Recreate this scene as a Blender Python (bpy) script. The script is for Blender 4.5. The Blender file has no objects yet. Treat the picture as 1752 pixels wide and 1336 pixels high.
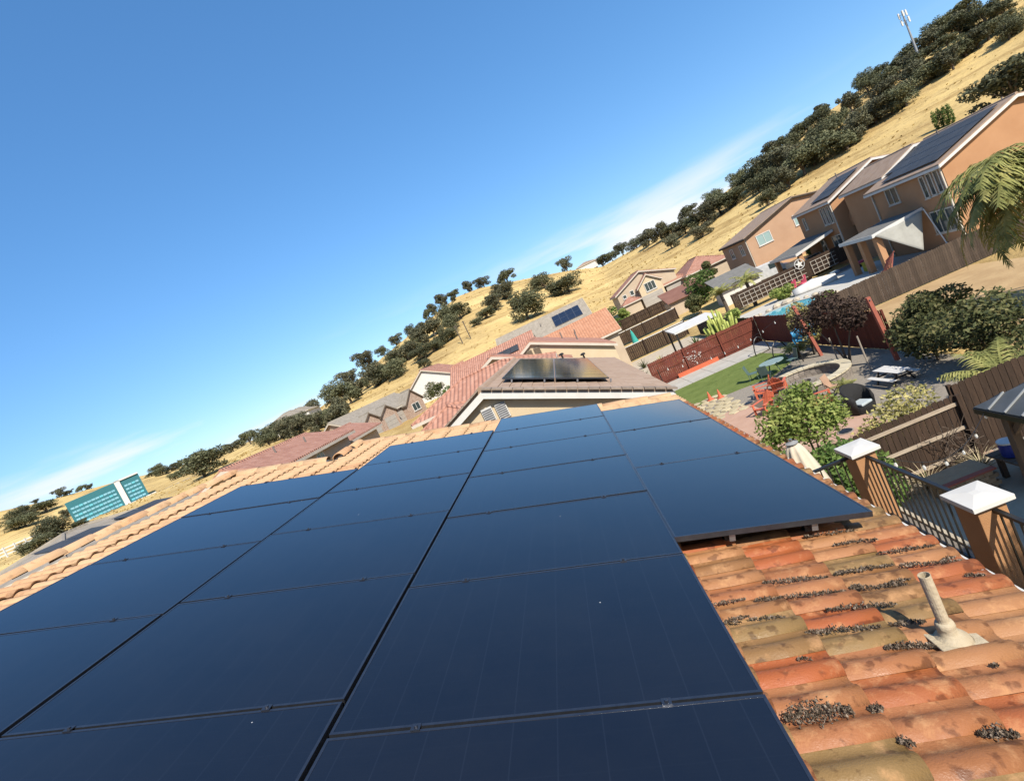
import bpy, math, random
import numpy as np
from mathutils import Vector, Matrix, Euler
rnd = random.Random(7)
scn = bpy.context.scene
COL = scn.collection
R = math.radians

# ------------------------------------------------------------------ camera
EYE = 7.6
FPX = 903.9
MW = np.array([[0.90067, -0.41785, -0.1191], [0.07443, -0.12166, 0.98978], [-0.42807, -0.90033, -0.07848]])
cd = bpy.data.cameras.new('camera')
cam = bpy.data.objects.new('camera', cd)
COL.objects.link(cam)
cd.sensor_fit = 'HORIZONTAL'
cd.sensor_width = 36.0
cd.lens = FPX / 1752 * 36.0
cd.clip_start = 0.05
cd.clip_end = 9000
m3 = Matrix([[MW[i][0], -MW[i][1], -MW[i][2]] for i in range(3)])
cam.matrix_world = Matrix.Translation((0, 0, EYE)) @ m3.to_4x4()
scn.camera = cam

# ------------------------------------------------------------------ sky, sun, exposure
SUN_AZ, SUN_EL = 24.0, 43.0     # degrees from -Y towards +X, height
sd = Vector((math.sin(R(SUN_AZ)) * math.cos(R(SUN_EL)), -math.cos(R(SUN_AZ)) * math.cos(R(SUN_EL)), math.sin(R(SUN_EL))))
w = bpy.data.worlds.new('World')
scn.world = w
w.use_nodes = True
nt = w.node_tree
nt.nodes.clear()
wo = nt.nodes.new('ShaderNodeOutputWorld')
bg = nt.nodes.new('ShaderNodeBackground')
sky = nt.nodes.new('ShaderNodeTexSky')
sky.sky_type = 'NISHITA'
sky.sun_disc = False
sky.sun_elevation = R(SUN_EL)
sky.sun_rotation = math.atan2(sd.x, sd.y)
sky.altitude = 0
sky.air_density = 1.0
sky.dust_density = 0.5
sky.ozone_density = 7.0
bg.inputs['Strength'].default_value = 0.118
hsv = nt.nodes.new('ShaderNodeHueSaturation'); hsv.inputs['Saturation'].default_value = 1.28
pre = nt.nodes.new('ShaderNodeMixRGB'); pre.blend_type = 'MULTIPLY'; pre.inputs[0].default_value = 1; pre.inputs[2].default_value = (.25, .25, .25, 1)
gam = nt.nodes.new('ShaderNodeGamma'); gam.inputs[1].default_value = 0.70
post = nt.nodes.new('ShaderNodeMixRGB'); post.blend_type = 'MULTIPLY'; post.inputs[0].default_value = 1; post.inputs[2].default_value = (4.05, 4.1, 4.25, 1)
# thin cloud streaks in a low band all round the horizon
tc = nt.nodes.new('ShaderNodeTexCoord')
mp = nt.nodes.new('ShaderNodeMapping')
mp.inputs['Scale'].default_value = (1.5, 1.5, 11.0)
mp.inputs['Location'].default_value = (9.1, 3.3, 0.9)
nz = nt.nodes.new('ShaderNodeTexNoise')
nz.inputs['Scale'].default_value = 1.35
nz.inputs['Detail'].default_value = 7
nz.inputs['Roughness'].default_value = 0.52
rp = nt.nodes.new('ShaderNodeValToRGB')
rp.color_ramp.elements[0].position = 0.50
rp.color_ramp.elements[1].position = 0.64
sx = nt.nodes.new('ShaderNodeSeparateXYZ')
band = nt.nodes.new('ShaderNodeMapRange')
band.inputs[1].default_value = 0.08
band.inputs[2].default_value = 0.17
band.inputs[3].default_value = 1.0
band.inputs[4].default_value = 0.0
band.interpolation_type = 'SMOOTHSTEP'
mul = nt.nodes.new('ShaderNodeMath'); mul.operation = 'MULTIPLY'
mul2 = nt.nodes.new('ShaderNodeMath'); mul2.operation = 'MULTIPLY'; mul2.inputs[1].default_value = 0.85
mix = nt.nodes.new('ShaderNodeMixRGB')
mix.inputs[2].default_value = (5.4, 5.3, 5.4, 1)
L = nt.links.new
L(tc.outputs['Generated'], mp.inputs['Vector']); L(mp.outputs[0], nz.inputs['Vector']); L(nz.outputs[0], rp.inputs[0])
L(tc.outputs['Generated'], sx.inputs[0]); L(sx.outputs[2], band.inputs[0])
L(rp.outputs[0], mul.inputs[0]); L(band.outputs[0], mul.inputs[1]); L(mul.outputs[0], mul2.inputs[0]); L(mul2.outputs[0], mix.inputs[0])
L(sky.outputs[0], pre.inputs[1]); L(pre.outputs[0], gam.inputs[0]); L(gam.outputs[0], post.inputs[1]); L(post.outputs[0], hsv.inputs['Color']); L(hsv.outputs[0], mix.inputs[1]); L(mix.outputs[0], bg.inputs[0]); L(bg.outputs[0], wo.inputs[0])

sl = bpy.data.lights.new('sun', 'SUN')
sl.energy = 5.0
sl.angle = R(0.53)
sl.color = (1.0, 0.93, 0.82)
so = bpy.data.objects.new('sun', sl)
so.rotation_euler = sd.to_track_quat('Z', 'Y').to_euler()
so.location = (20, -40, 60)
COL.objects.link(so)
vs = scn.view_settings
vs.view_transform = 'Standard'; vs.look = 'None'; vs.exposure = 0.72; vs.gamma = 1.0
vs.use_curve_mapping = False

# ------------------------------------------------------------------ where a sight line meets a real surface
def ray(x, y):
    return MW @ np.array([(x - 876) / FPX, (y - 668) / FPX, 1.0])
def atY(x, y, Y):
    q = ray(x, y); q = q * (Y / q[1]); return Vector((q[0], q[1], q[2] + EYE))
def atX(x, y, X):
    q = ray(x, y); q = q * (X / q[0]); return Vector((q[0], q[1], q[2] + EYE))
def atZ(x, y, Z=0.0):
    q = ray(x, y); q = q * ((Z - EYE) / q[2]); return Vector((q[0], q[1], Z))

# ------------------------------------------------------------------ materials
MATS = {}
ALB = 0.66
def newmat(name):
    m = bpy.data.materials.new(name); m.use_nodes = True
    b = m.node_tree.nodes['Principled BSDF']
    MATS[name] = m
    return m, m.node_tree, b
def mat(name, c1, c2=None, scale=3.0, rough=0.85, bump=0.0, bscale=None, rv=0.0, metal=0.0, c3=None, detail=5.0, spec=0.3, stretch=None, trans=0.0, space='Object', sharp=0.18):
    """mottled procedural colour between c1, c2 (and c3), per-object value shift rv, noise relief bump"""
    if name in MATS: return MATS[name]
    m, t, b = newmat(name)
    N, K = t.nodes, t.links.new
    if not trans: c1 = tuple(v * ALB for v in c1); c2 = tuple(v * ALB for v in c2) if c2 else None; c3 = tuple(v * ALB for v in c3) if c3 else None
    b.inputs['Roughness'].default_value = rough
    b.inputs['Metallic'].default_value = metal
    b.inputs['Specular IOR Level'].default_value = spec
    tc = N.new('ShaderNodeTexCoord')
    src = tc.outputs[space]
    if stretch:
        mp = N.new('ShaderNodeMapping'); mp.inputs['Scale'].default_value = stretch
        K(src, mp.inputs[0]); src = mp.outputs[0]
    col = None
    if c2 is None: c2 = tuple(v * 0.78 for v in c1)
    nz = N.new('ShaderNodeTexNoise'); nz.inputs['Scale'].default_value = scale; nz.inputs['Detail'].default_value = detail
    nz.inputs['Roughness'].default_value = 0.62
    K(src, nz.inputs['Vector'])
    cr = N.new('ShaderNodeValToRGB')
    e = cr.color_ramp.elements
    e[0].position = 0.5 - sharp; e[1].position = 0.5 + sharp
    e[0].color = (*c1, 1); e[1].color = (*c2, 1)
    if c3:
        x = cr.color_ramp.elements.new(0.5); x.color = (*c3, 1)
    K(nz.outputs[0], cr.inputs[0]); col = cr.outputs[0]
    if rv:
        oi = N.new('ShaderNodeObjectInfo')
        mr = N.new('ShaderNodeMapRange'); mr.inputs[3].default_value = 1 - rv; mr.inputs[4].default_value = 1 + rv
        hs = N.new('ShaderNodeHueSaturation')
        K(oi.outputs['Random'], mr.inputs[0]); K(mr.outputs[0], hs.inputs['Value']); K(col, hs.inputs['Color']); col = hs.outputs[0]
    K(col, b.inputs['Base Color'])
    if bump:
        n2 = N.new('ShaderNodeTexNoise'); n2.inputs['Scale'].default_value = bscale or scale * 6; n2.inputs['Detail'].default_value = 6
        K(src, n2.inputs['Vector'])
        bp = N.new('ShaderNodeBump'); bp.inputs['Strength'].default_value = bump; bp.inputs['Distance'].default_value = 0.05
        K(n2.outputs[0], bp.inputs['Height']); K(bp.outputs[0], b.inputs['Normal'])
    if trans:
        tr = N.new('ShaderNodeBsdfTranslucent'); K(col, tr.inputs[0])
        ms = N.new('ShaderNodeMixShader'); ms.inputs[0].default_value = trans
        K(b.outputs[0], ms.inputs[1]); K(tr.outputs[0], ms.inputs[2])
        K(ms.outputs[0], N['Material Output'].inputs[0])
    return m
def rooftile(name, c1, c2, c3, axis='X', course=0.36, across=0.28, barrel=0.6):
    """small roof tiles too far off to be built one by one: colour per tile, relief for barrels and courses.
    axis = horizontal axis that runs up the slope"""
    if name in MATS: return MATS[name]
    m, t, b = newmat(name)
    N, K = t.nodes, t.links.new
    b.inputs['Roughness'].default_value = 0.8; b.inputs['Specular IOR Level'].default_value = 0.25
    tc = N.new('ShaderNodeTexCoord'); s = N.new('ShaderNodeSeparateXYZ'); K(tc.outputs['Object'], s.inputs[0])
    c1, c2, c3 = (tuple(v * ALB for v in c) for c in (c1, c2, c3))
    up, ac = (s.outputs[0], s.outputs[1]) if axis == 'X' else (s.outputs[1], s.outputs[0])
    def mth(op, a, v=None):
        n = N.new('ShaderNodeMath'); n.operation = op
        if hasattr(a, 'links'): K(a, n.inputs[0])
        else: n.inputs[0].default_value = a
        if v is not None:
            if hasattr(v, 'links'): K(v, n.inputs[1])
            else: n.inputs[1].default_value = v
        return n.outputs[0]
    u = mth('DIVIDE', up, course); a = mth('DIVIDE', ac, across)
    cv = N.new('ShaderNodeCombineXYZ'); K(mth('FLOOR', u), cv.inputs[0]); K(mth('FLOOR', a), cv.inputs[1])
    wn = N.new('ShaderNodeTexWhiteNoise'); wn.noise_dimensions = '3D'; K(cv.outputs[0], wn.inputs[0])
    cr = N.new('ShaderNodeValToRGB'); e = cr.color_ramp.elements
    e[0].color = (*c1, 1); e[1].color = (*c3, 1); x = e.new(0.5); x.color = (*c2, 1)
    nz = N.new('ShaderNodeTexNoise'); nz.inputs['Scale'].default_value = 0.9; nz.inputs['Detail'].default_value = 6; K(tc.outputs['Object'], nz.inputs['Vector'])
    mx = mth('ADD', mth('MULTIPLY', wn.outputs[0], 0.6), mth('MULTIPLY', nz.outputs[0], 0.45))
    K(mx, cr.inputs[0]); K(cr.outputs[0], b.inputs['Base Color'])
    h = mth('ADD', mth('MULTIPLY', mth('ABSOLUTE', mth('SINE', mth('MULTIPLY', a, math.pi))), barrel), mth('MULTIPLY', mth('FRACT', u), 0.5))
    bp = N.new('ShaderNodeBump'); bp.inputs['Strength'].default_value = 1.0; bp.inputs['Distance'].default_value = 0.14
    K(h, bp.inputs['Height']); K(bp.outputs[0], b.inputs['Normal'])
    return m

# ------------------------------------------------------------------ mesh helpers
ORG = {}
class MB:
    def __init__(s): s.v = []; s.f = []
    def add(s, vs, fs):
        n = len(s.v); s.v += [tuple(q) for q in vs]; s.f += [tuple(i + n for i in q) for q in fs]; return s
    def box(s, x0, x1, y0, y1, z0, z1):
        return s.add([(x0,y0,z0),(x1,y0,z0),(x1,y1,z0),(x0,y1,z0),(x0,y0,z1),(x1,y0,z1),(x1,y1,z1),(x0,y1,z1)],
                     [(0,3,2,1),(4,5,6,7),(0,1,5,4),(1,2,6,5),(2,3,7,6),(3,0,4,7)])
    def obox(s, c, sz, M=None):
        """box of size sz centred at c, turned by 3x3 matrix M"""
        h = [q / 2 for q in sz]; vs = []
        for z in (-1, 1):
            for x, y in ((-1,-1),(1,-1),(1,1),(-1,1)):
                p = Vector((x*h[0], y*h[1], z*h[2])); p = (M @ p if M else p) + Vector(c); vs.append(p)
        return s.add(vs, [(0,3,2,1),(4,5,6,7),(0,1,5,4),(1,2,6,5),(2,3,7,6),(3,0,4,7)])
    def bar(s, a, b, wd, ht, up=(0, 0, 1)):
        a, b = Vector(a), Vector(b); d = b - a; l = d.length; d.normalize()
        u = Vector(up)
        if abs(d.dot(u)) > 0.98: u = Vector((0, 1, 0))
        sd_ = d.cross(u).normalized(); u = sd_.cross(d)
        return s.obox((a + b) / 2, (l, wd, ht), Matrix((d, sd_, u)).transposed())
    def poly(s, pts, vec):
        """closed polygon pts extruded by vec"""
        n = len(pts); v = Vector(vec)
        a = [Vector(q) for q in pts]; b = [q + v for q in a]
        fs = [tuple(range(n))[::-1], tuple(range(n, 2*n))] + [(i, (i+1) % n, n + (i+1) % n, n + i) for i in range(n)]
        return s.add(a + b, fs)
    def tube(s, pts, r, n=8, cap=True):
        pts = [Vector(q) for q in pts]; k = len(pts); rs = r if isinstance(r, (list, tuple)) else [r]*k
        vs = []; u = None
        for i, q in enumerate(pts):
            d = (pts[min(i+1,k-1)] - pts[max(i-1,0)]).normalized()
            if u is None:
                u = d.orthogonal().normalized()
            u = (u - d * u.dot(d)).normalized(); v = d.cross(u)
            for j in range(n):
                t = 2*math.pi*j/n; vs.append(q + (u*math.cos(t) + v*math.sin(t))*rs[i])
        fs = [(i*n+j, i*n+(j+1)%n, (i+1)*n+(j+1)%n, (i+1)*n+j) for i in range(k-1) for j in range(n)]
        if cap: fs += [tuple(range(n))[::-1], tuple(range((k-1)*n, k*n))]
        return s.add(vs, fs)
    def lathe(s, prof, c=(0,0,0), n=20):
        vs = [(c[0]+r*math.cos(2*math.pi*j/n), c[1]+r*math.sin(2*math.pi*j/n), c[2]+z) for r, z in prof for j in range(n)]
        k = len(prof)
        fs = [(i*n+j, i*n+(j+1)%n, (i+1)*n+(j+1)%n, (i+1)*n+j) for i in range(k-1) for j in range(n)]
        fs += [tuple(range(n))[::-1], tuple(range((k-1)*n, k*n))]
        return s.add(vs, fs)
    def mesh(s, name, m=None, smooth=False):
        me = bpy.data.meshes.new(name); me.from_pydata(s.v, [], s.f); me.update()
        if m: me.materials.append(m)
        if smooth: me.polygons.foreach_set('use_smooth', [True]*len(me.polygons))
        return me
    def build(s, name, m, parent=None, world=True, smooth=False, bevel=0.0):
        o = org(parent)
        if world and parent is not None and (o.x or o.y or o.z):
            s.v = [(q[0]-o.x, q[1]-o.y, q[2]-o.z) for q in s.v]
        return link(name, s.mesh(name, m, smooth), parent, bevel)
def org(o):
    return ORG.get(o.name, Vector()) if o is not None else Vector()
def link(name, me, parent=None, bevel=0.0):
    ob = bpy.data.objects.new(name, me); COL.objects.link(ob)
    if parent is not None:
        ob.parent = parent; ORG[ob.name] = org(parent)
    if bevel:
        b = ob.modifiers.new('bevel', 'BEVEL'); b.width = bevel; b.segments = 2; b.limit_method = 'ANGLE'
    return ob
def tag(o, label, cat=None, group=None, kind=None):
    if label: o['label'] = label
    if cat: o['category'] = cat
    if group: o['group'] = group
    if kind: o['kind'] = kind
    return o
def thing(name, label, cat, loc=(0,0,0), rz=0.0, group=None):
    o = bpy.data.objects.new(name, None); COL.objects.link(o); o.empty_display_size = 0.2
    o.location = loc; o.rotation_euler.z = rz; ORG[o.name] = Vector(loc)
    return tag(o, label, cat, group)
def copytree(o, parent=None):
    c = o.copy(); COL.objects.link(c); c.parent = parent
    for ch in list(o.children): copytree(ch, c)
    return c
def structure(name, mb, m, label=None):
    return tag(mb.build(name, m), label, kind='structure')
def sheet(name, pts, z, m, thick=0.03, label=None):
    return structure(name, MB().poly([(x, y, z - thick) for x, y in pts], (0, 0, thick)), m, label)

# ------------------------------------------------------------------ palette
def hillmat():
    m, t, b = newmat('dry_hill_grass'); N, K = t.nodes, t.links.new
    b.inputs['Roughness'].default_value = 1.0; b.inputs['Specular IOR Level'].default_value = 0.05
    tc = N.new('ShaderNodeTexCoord')
    def noise(sc, st, det=6, ro=.6):
        mp = N.new('ShaderNodeMapping'); mp.inputs['Scale'].default_value = st; K(tc.outputs['Object'], mp.inputs[0])
        n = N.new('ShaderNodeTexNoise'); n.inputs['Scale'].default_value = sc; n.inputs['Detail'].default_value = det; n.inputs['Roughness'].default_value = ro; K(mp.outputs[0], n.inputs['Vector']); return n.outputs[0]
    def ramp(src, stops):
        c = N.new('ShaderNodeValToRGB'); e = c.color_ramp.elements
        e[0].position, e[0].color = stops[0][0], (*stops[0][1], 1); e[1].position, e[1].color = stops[-1][0], (*stops[-1][1], 1)
        for p, q in stops[1:-1]: x = e.new(p); x.color = (*q, 1)
        K(src, c.inputs[0]); return c.outputs[0]
    base = ramp(noise(.03, (1, 1, 1), 8), [(.33, (.33, .235, .105)), (.5, (.44, .32, .14)), (.66, (.51, .385, .175))])
    tuft = ramp(noise(.55, (1, 1, 3), 9, .75), [(.34, (.55, .48, .40)), (.45, (1, 1, 1)), (.7, (1.18, 1.16, 1.1))])
    trail = ramp(noise(.10, (.5, .5, 9), 7, .6), [(.40, (.62, .56, .50)), (.47, (1, 1, 1)), (.6, (1.08, 1.07, 1.0))])
    m1 = N.new('ShaderNodeMixRGB'); m1.blend_type = 'MULTIPLY'; m1.inputs[0].default_value = .8; K(base, m1.inputs[1]); K(tuft, m1.inputs[2])
    m2 = N.new('ShaderNodeMixRGB'); m2.blend_type = 'MULTIPLY'; m2.inputs[0].default_value = .7; K(m1.outputs[0], m2.inputs[1]); K(trail, m2.inputs[2])
    K(m2.outputs[0], b.inputs['Base Color'])
    bp = N.new('ShaderNodeBump'); bp.inputs['Strength'].default_value = .6; bp.inputs['Distance'].default_value = .5; K(noise(.8, (1, 1, 1), 7, .7), bp.inputs['Height']); K(bp.outputs[0], b.inputs['Normal'])
    return m
m_hill = hillmat()
m_soil = mat('dry_soil', (0.46, 0.30, 0.15), (0.62, 0.43, 0.22), scale=0.6, rough=0.95, bump=0.35, bscale=7, detail=9, spec=0.1)
m_gravel = mat('grey_gravel', (0.27, 0.235, 0.19), (0.40, 0.35, 0.285), scale=9, rough=0.95, bump=0.5, bscale=40, detail=8)
m_cream = mat('cream_rock_garden', (0.50, 0.42, 0.31), (0.64, 0.55, 0.42), scale=1.6, rough=0.9, bump=0.4, bscale=12)
m_pink = mat('pink_concrete', (0.50, 0.305, 0.215), (0.60, 0.39, 0.285), scale=0.8, rough=0.85, bump=0.1, bscale=20, detail=8)
m_conc = mat('grey_concrete', (0.46, 0.43, 0.37), (0.58, 0.55, 0.48), scale=0.9, rough=0.85, bump=0.1, bscale=18, detail=8)
m_deckc = mat('pool_deck_concrete', (0.58, 0.55, 0.48), (0.68, 0.65, 0.58), scale=0.7, rough=0.8)
m_beige = mat('beige_concrete', (0.50, 0.42, 0.30), (0.62, 0.54, 0.40), scale=0.9, rough=0.85, bump=0.15, bscale=20)
m_lawn = mat('artificial_turf', (0.15, 0.20, 0.05), (0.21, 0.265, 0.075), scale=1.4, rough=0.95, bump=0.6, bscale=60, detail=8, spec=0.1)
m_flag = mat('flagstone', (0.50, 0.41, 0.24), (0.66, 0.56, 0.36), scale=2.5, rough=0.85, bump=0.25, bscale=14, rv=0.14)
m_white = mat('white_paint', (0.78, 0.76, 0.71), (0.70, 0.67, 0.61), scale=2.0, rough=0.6)
m_trim = mat('cream_trim', (0.70, 0.63, 0.52), (0.60, 0.53, 0.43), scale=2.0, rough=0.7)
m_black = mat('black_metal', (0.012, 0.012, 0.013), (0.02, 0.019, 0.018), scale=8, rough=0.45, spec=0.5)
m_darkgap = mat('dark_timber', (0.04, 0.03, 0.022), (0.06, 0.045, 0.03), scale=4)
m_glass, _t, _b = newmat('window_glass')
_b.inputs['Base Color'].default_value = (0.035, 0.05, 0.052, 1); _b.inputs['Roughness'].default_value = 0.06; _b.inputs['Specular IOR Level'].default_value = 0.5
m_tealglass, _t, _b = newmat('pale_teal_glass')
_b.inputs['Base Color'].default_value = (0.24, 0.33, 0.31, 1); _b.inputs['Roughness'].default_value = 0.12; _b.inputs['Specular IOR Level'].default_value = 0.6

# ------------------------------------------------------------------ terrain: flat yards, hills beyond
AZ = [-180, -110, -75, -60, -50.7, -48, -45.4, -42.6, -40, -37.7, -35, -33, -30, -26.7, -23.3, -20.4, -18, -14.2, -10.3, -7.9, -5.2, -2.2, 0.9, 4.5, 7.3, 10.7, 13.8, 18.1, 21.8, 25.7, 29.2, 32.9, 36, 38.2, 40.8, 44, 60, 90, 130, 180]
EL = [2, 2.5, 4.5, 5.0, 5.3, 4.7, 4.3, 3.8, 3.2, 3.0, 2.9, 2.5, 2.35, 2.5, 3.1, 3.8, 4.6, 5.6, 6.5, 7.1, 6.9, 6.15, 5.4, 4.35, 3.3, 3.5, 3.6, 3.85, 4.6, 5.3, 6.1, 6.55, 6.9, 7.1, 7.2, 7.3, 5.5, 3, 2.5, 2]
RR = [600, 600, 620, 620, 600, 600, 600, 600, 600, 600, 560, 520, 420, 330, 270, 250, 245, 250, 255, 260, 260, 262, 265, 270, 280, 260, 245, 235, 230, 230, 230, 230, 230, 230, 230, 230, 260, 400, 600, 600]
# ground level in front of the hills: r nodes, and one profile for the left, one for the right
RN = [0, 10, 20, 40, 60, 68, 80, 110, 150]
ZL = [0, 1.2, 3.0, 4.4, 5.6, 6.6, 8.0, 10.4, 12.2]
ZM = [0, 0, 0, 1.8, 2.6, 2.8, 3.3, 5.2, 11.0]
ZR = [0, 0, 0, 0, 0, 0.1, 1.3, 4.2, 11.5]
def sstep(a, b, x):
    t = np.clip((x - a) / (b - a), 0, 1); return t*t*(3-2*t)
_prm = np.random.RandomState(3)
_wv = [(_prm.uniform(-1, 1, 2) * 0.9 / s, s, _prm.uniform(0, 6.28)) for s in (55, 40, 28, 20, 14, 10, 7) for _ in range(3)]
def terr(x, y):
    x = np.asarray(x, float); y = np.asarray(y, float)
    r = np.hypot(x, y); az = np.degrees(np.arctan2(x, y))
    el = np.interp(az, AZ, EL); rr = np.interp(az, AZ, RR)
    wl = 1 - sstep(-34, -17, az); wr = sstep(-14, -1, az)
    wr = np.where(np.abs(az) > 120, 1, wr); wl = np.where(np.abs(az) > 120, 0, wl)
    zl, zm, zr_ = np.interp(r, RN, ZL), np.interp(r, RN, ZM), np.interp(r, RN, ZR)
    z0 = wl*zl + wr*zr_ + (1-wl-wr)*zm
    z110 = wl*10.4 + wr*4.2 + (1-wl-wr)*5.2
    zt = EYE + np.tan(np.radians(el)) * rr
    t = np.clip((r - 110) / (rr - 110), 0, 1)
    s = 0.80*t + 0.20*(t*t*(3-2*t))
    pw = 1 + 2.0 * (1 - sstep(-44, -28, az)) * (np.abs(az) < 120)
    s = np.power(np.clip(s, 0, 1), pw)
    z = np.where(r <= 110, z0, z110 + (zt - z110) * s)
    z = np.where(r > rr, zt * np.exp(-((r - rr) / 500.0)**2), z)
    n = 0
    for k, s_, ph in _wv: n = n + np.sin(k[0]*x + k[1]*y + ph) * s_ * 0.012
    return z + n * sstep(115, 170, r) * np.clip(1.4 - 1.0*t, 0.35, 1)
def onhill(x, y, rmin=95):
    """ground point seen through pixel x, y beyond rmin"""
    q = ray(x, y); q = q / np.hypot(q[0], q[1])
    rs = np.arange(rmin, 900, 0.7)
    dz = EYE + q[2]*rs - terr(q[0]*rs, q[1]*rs)
    i = np.argmax(dz < 0) if (dz < 0).any() else np.argmin(dz)
    return Vector((q[0]*rs[i], q[1]*rs[i], float(terr(q[0]*rs[i], q[1]*rs[i]))))
def ground(x, y): return float(terr(x, y))

azs = np.radians(np.concatenate([np.arange(-180, -66, 4), np.arange(-66, 56, 0.45), np.arange(56, 180, 4)]))
rs = np.concatenate([np.arange(2, 52, 4), np.arange(52, 110, 3), np.arange(110, 290, 2.5), np.geomspace(292, 900, 40), [1300, 2000, 4000]])
A2, R2 = np.meshgrid(azs, rs, indexing='ij')
gx, gy = np.sin(A2)*R2, np.cos(A2)*R2
gz = terr(gx, gy)
na, nr = len(azs), len(rs)
mb = MB()
mb.v = [(0, 0, -0.02)] + list(zip(gx.ravel().tolist(), gy.ravel().tolist(), (gz.ravel() - 0.02).tolist()))
for i in range(na):
    j = (i + 1) % na
    mb.f.append((0, 1 + j*nr, 1 + i*nr))
    for k in range(nr - 1):
        mb.f.append((1 + i*nr + k, 1 + j*nr + k, 1 + j*nr + k + 1, 1 + i*nr + k + 1))
hill = tag(mb.build('hillside', m_hill, smooth=True), 'golden dry grass hills rising behind the houses', kind='structure')

# ------------------------------------------------------------------ own house: roof plane and frame of reference
PN = Vector((0.2723, 0, 0.9622))          # roof normal
PS = Vector((0.9622, 0, -0.2723))         # down the slope
PO = Vector((-4.8534, 0, 7.4378))         # panel plane passes here
ROT = Matrix((PS, Vector((0, 1, 0)), PN)).transposed()
def rp_(X, Y, off):
    """point over plan position X on the roof slope, off metres above the panel plane"""
    s = (X - PO.x) / PS.x
    return Vector((PO.x, Y, PO.z)) + PS * s + PN * off
EAVE, RIDGE, STEPX, YSTEP, YFAR, YNEAR = 1.48, -6.02, -4.25, 8.55, 9.75, -4.0
TOFF = -0.165                              # tile pan level
DECK = -0.235
m_stucco = mat('tan_stucco', (0.42, 0.24, 0.13), (0.48, 0.285, 0.16), scale=2.2, rough=0.9, bump=0.25, bscale=60)
house = thing('house', 'own stucco house with terracotta tiled roof carrying the dark solar panels', 'house', (-2, 3, 0))
wall = MB()
wall.box(-10.6, 1.0, YNEAR + 0.5, YSTEP - 0.5, 0, 4.9)
wall.box(-8.5, 1.0, YSTEP - 0.5, YFAR - 0.6, 0, 4.9)
wall.build('wall', m_stucco, house)
dk = MB()
e0, e1, r0, r1 = rp_(EAVE - 0.06, YNEAR, DECK), rp_(EAVE - 0.06, YFAR, DECK), rp_(RIDGE, YNEAR, DECK), rp_(RIDGE, YSTEP, DECK)
s0, s1 = rp_(STEPX, YSTEP, DECK), rp_(STEPX, YFAR, DECK)
th = (0, 0, -0.14)
dk.poly([e0, e1, s1, s0, r1, r0], th)
dk.poly([r0, r1, r1 + Vector((-6, 0, -1.7)), r0 + Vector((-6, 0, -1.7))], th)
dk.poly([s0 + Vector((-0.002, 0, 0)), s1 + Vector((-0.002, 0, 0)), s1 + Vector((-6, 0, -1.7)), s0 + Vector((-6, 0, -1.7))], th)
roof = dk.build('roof', mat('roof_underlay', (0.10, 0.07, 0.05), (0.14, 0.10, 0.07), scale=2), house)
gb = MB()
gb.poly([(-10.4, YSTEP - 0.55, 4.9), (1.0, YSTEP - 0.55, 4.9), rp_(1.0, YSTEP - 0.55, DECK - 0.15), rp_(RIDGE, YSTEP - 0.55, DECK - 0.15)], (0, 0.05, 0))
gb.poly([(-8.4, YFAR - 0.65, 4.9), (1.0, YFAR - 0.65, 4.9), rp_(1.0, YFAR - 0.65, DECK - 0.15), rp_(STEPX, YFAR - 0.65, DECK - 0.15)], (0, 0.05, 0))
gb.build('gable_wall', m_stucco, house)

# tile: low barrel with a rounded pan, overlapping down the slope
def tilemesh(name, m, w_=0.166, l=0.405, h=0.026, th=0.016, nseg=9, nl=2, seed=0):
    rr = random.Random(seed)
    prof = []
    for i in range(nseg + 1):
        u = i / nseg
        if u < 0.66: z = h * math.sin(math.pi * u / 0.66) ** 0.75
        else: z = -h * 0.28 * math.sin(math.pi * (u - 0.66) / 0.34)
        prof.append(((u - 0.5) * w_ * 1.04, z))
    v, f = [], []
    n = nseg + 1
    for k in range(nl + 1):
        t = k / nl
        for (y, z) in prof: v.append((t * l, y + 0.003*math.sin(t*5+seed), z + 0.030 * t + rr.uniform(-.0006, .0006)))
    for (y, z) in prof: v.append((l - 0.004, y, z + 0.030 - th))
    for k in range(nl + 1):
        for i in range(nseg):
            f.append((k*n + i, (k+1)*n + i, (k+1)*n + i + 1, k*n + i + 1)) if k < nl else f.append((k*n+i, (k+1)*n+i, (k+1)*n+i+1, k*n+i+1))
    me = bpy.data.meshes.new(name); me.from_pydata(v, [], f); me.materials.append(m)
    sm = [True] * (nl * nseg) + [False] * nseg
    me.polygons.foreach_set('use_smooth', sm)
    return me
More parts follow.
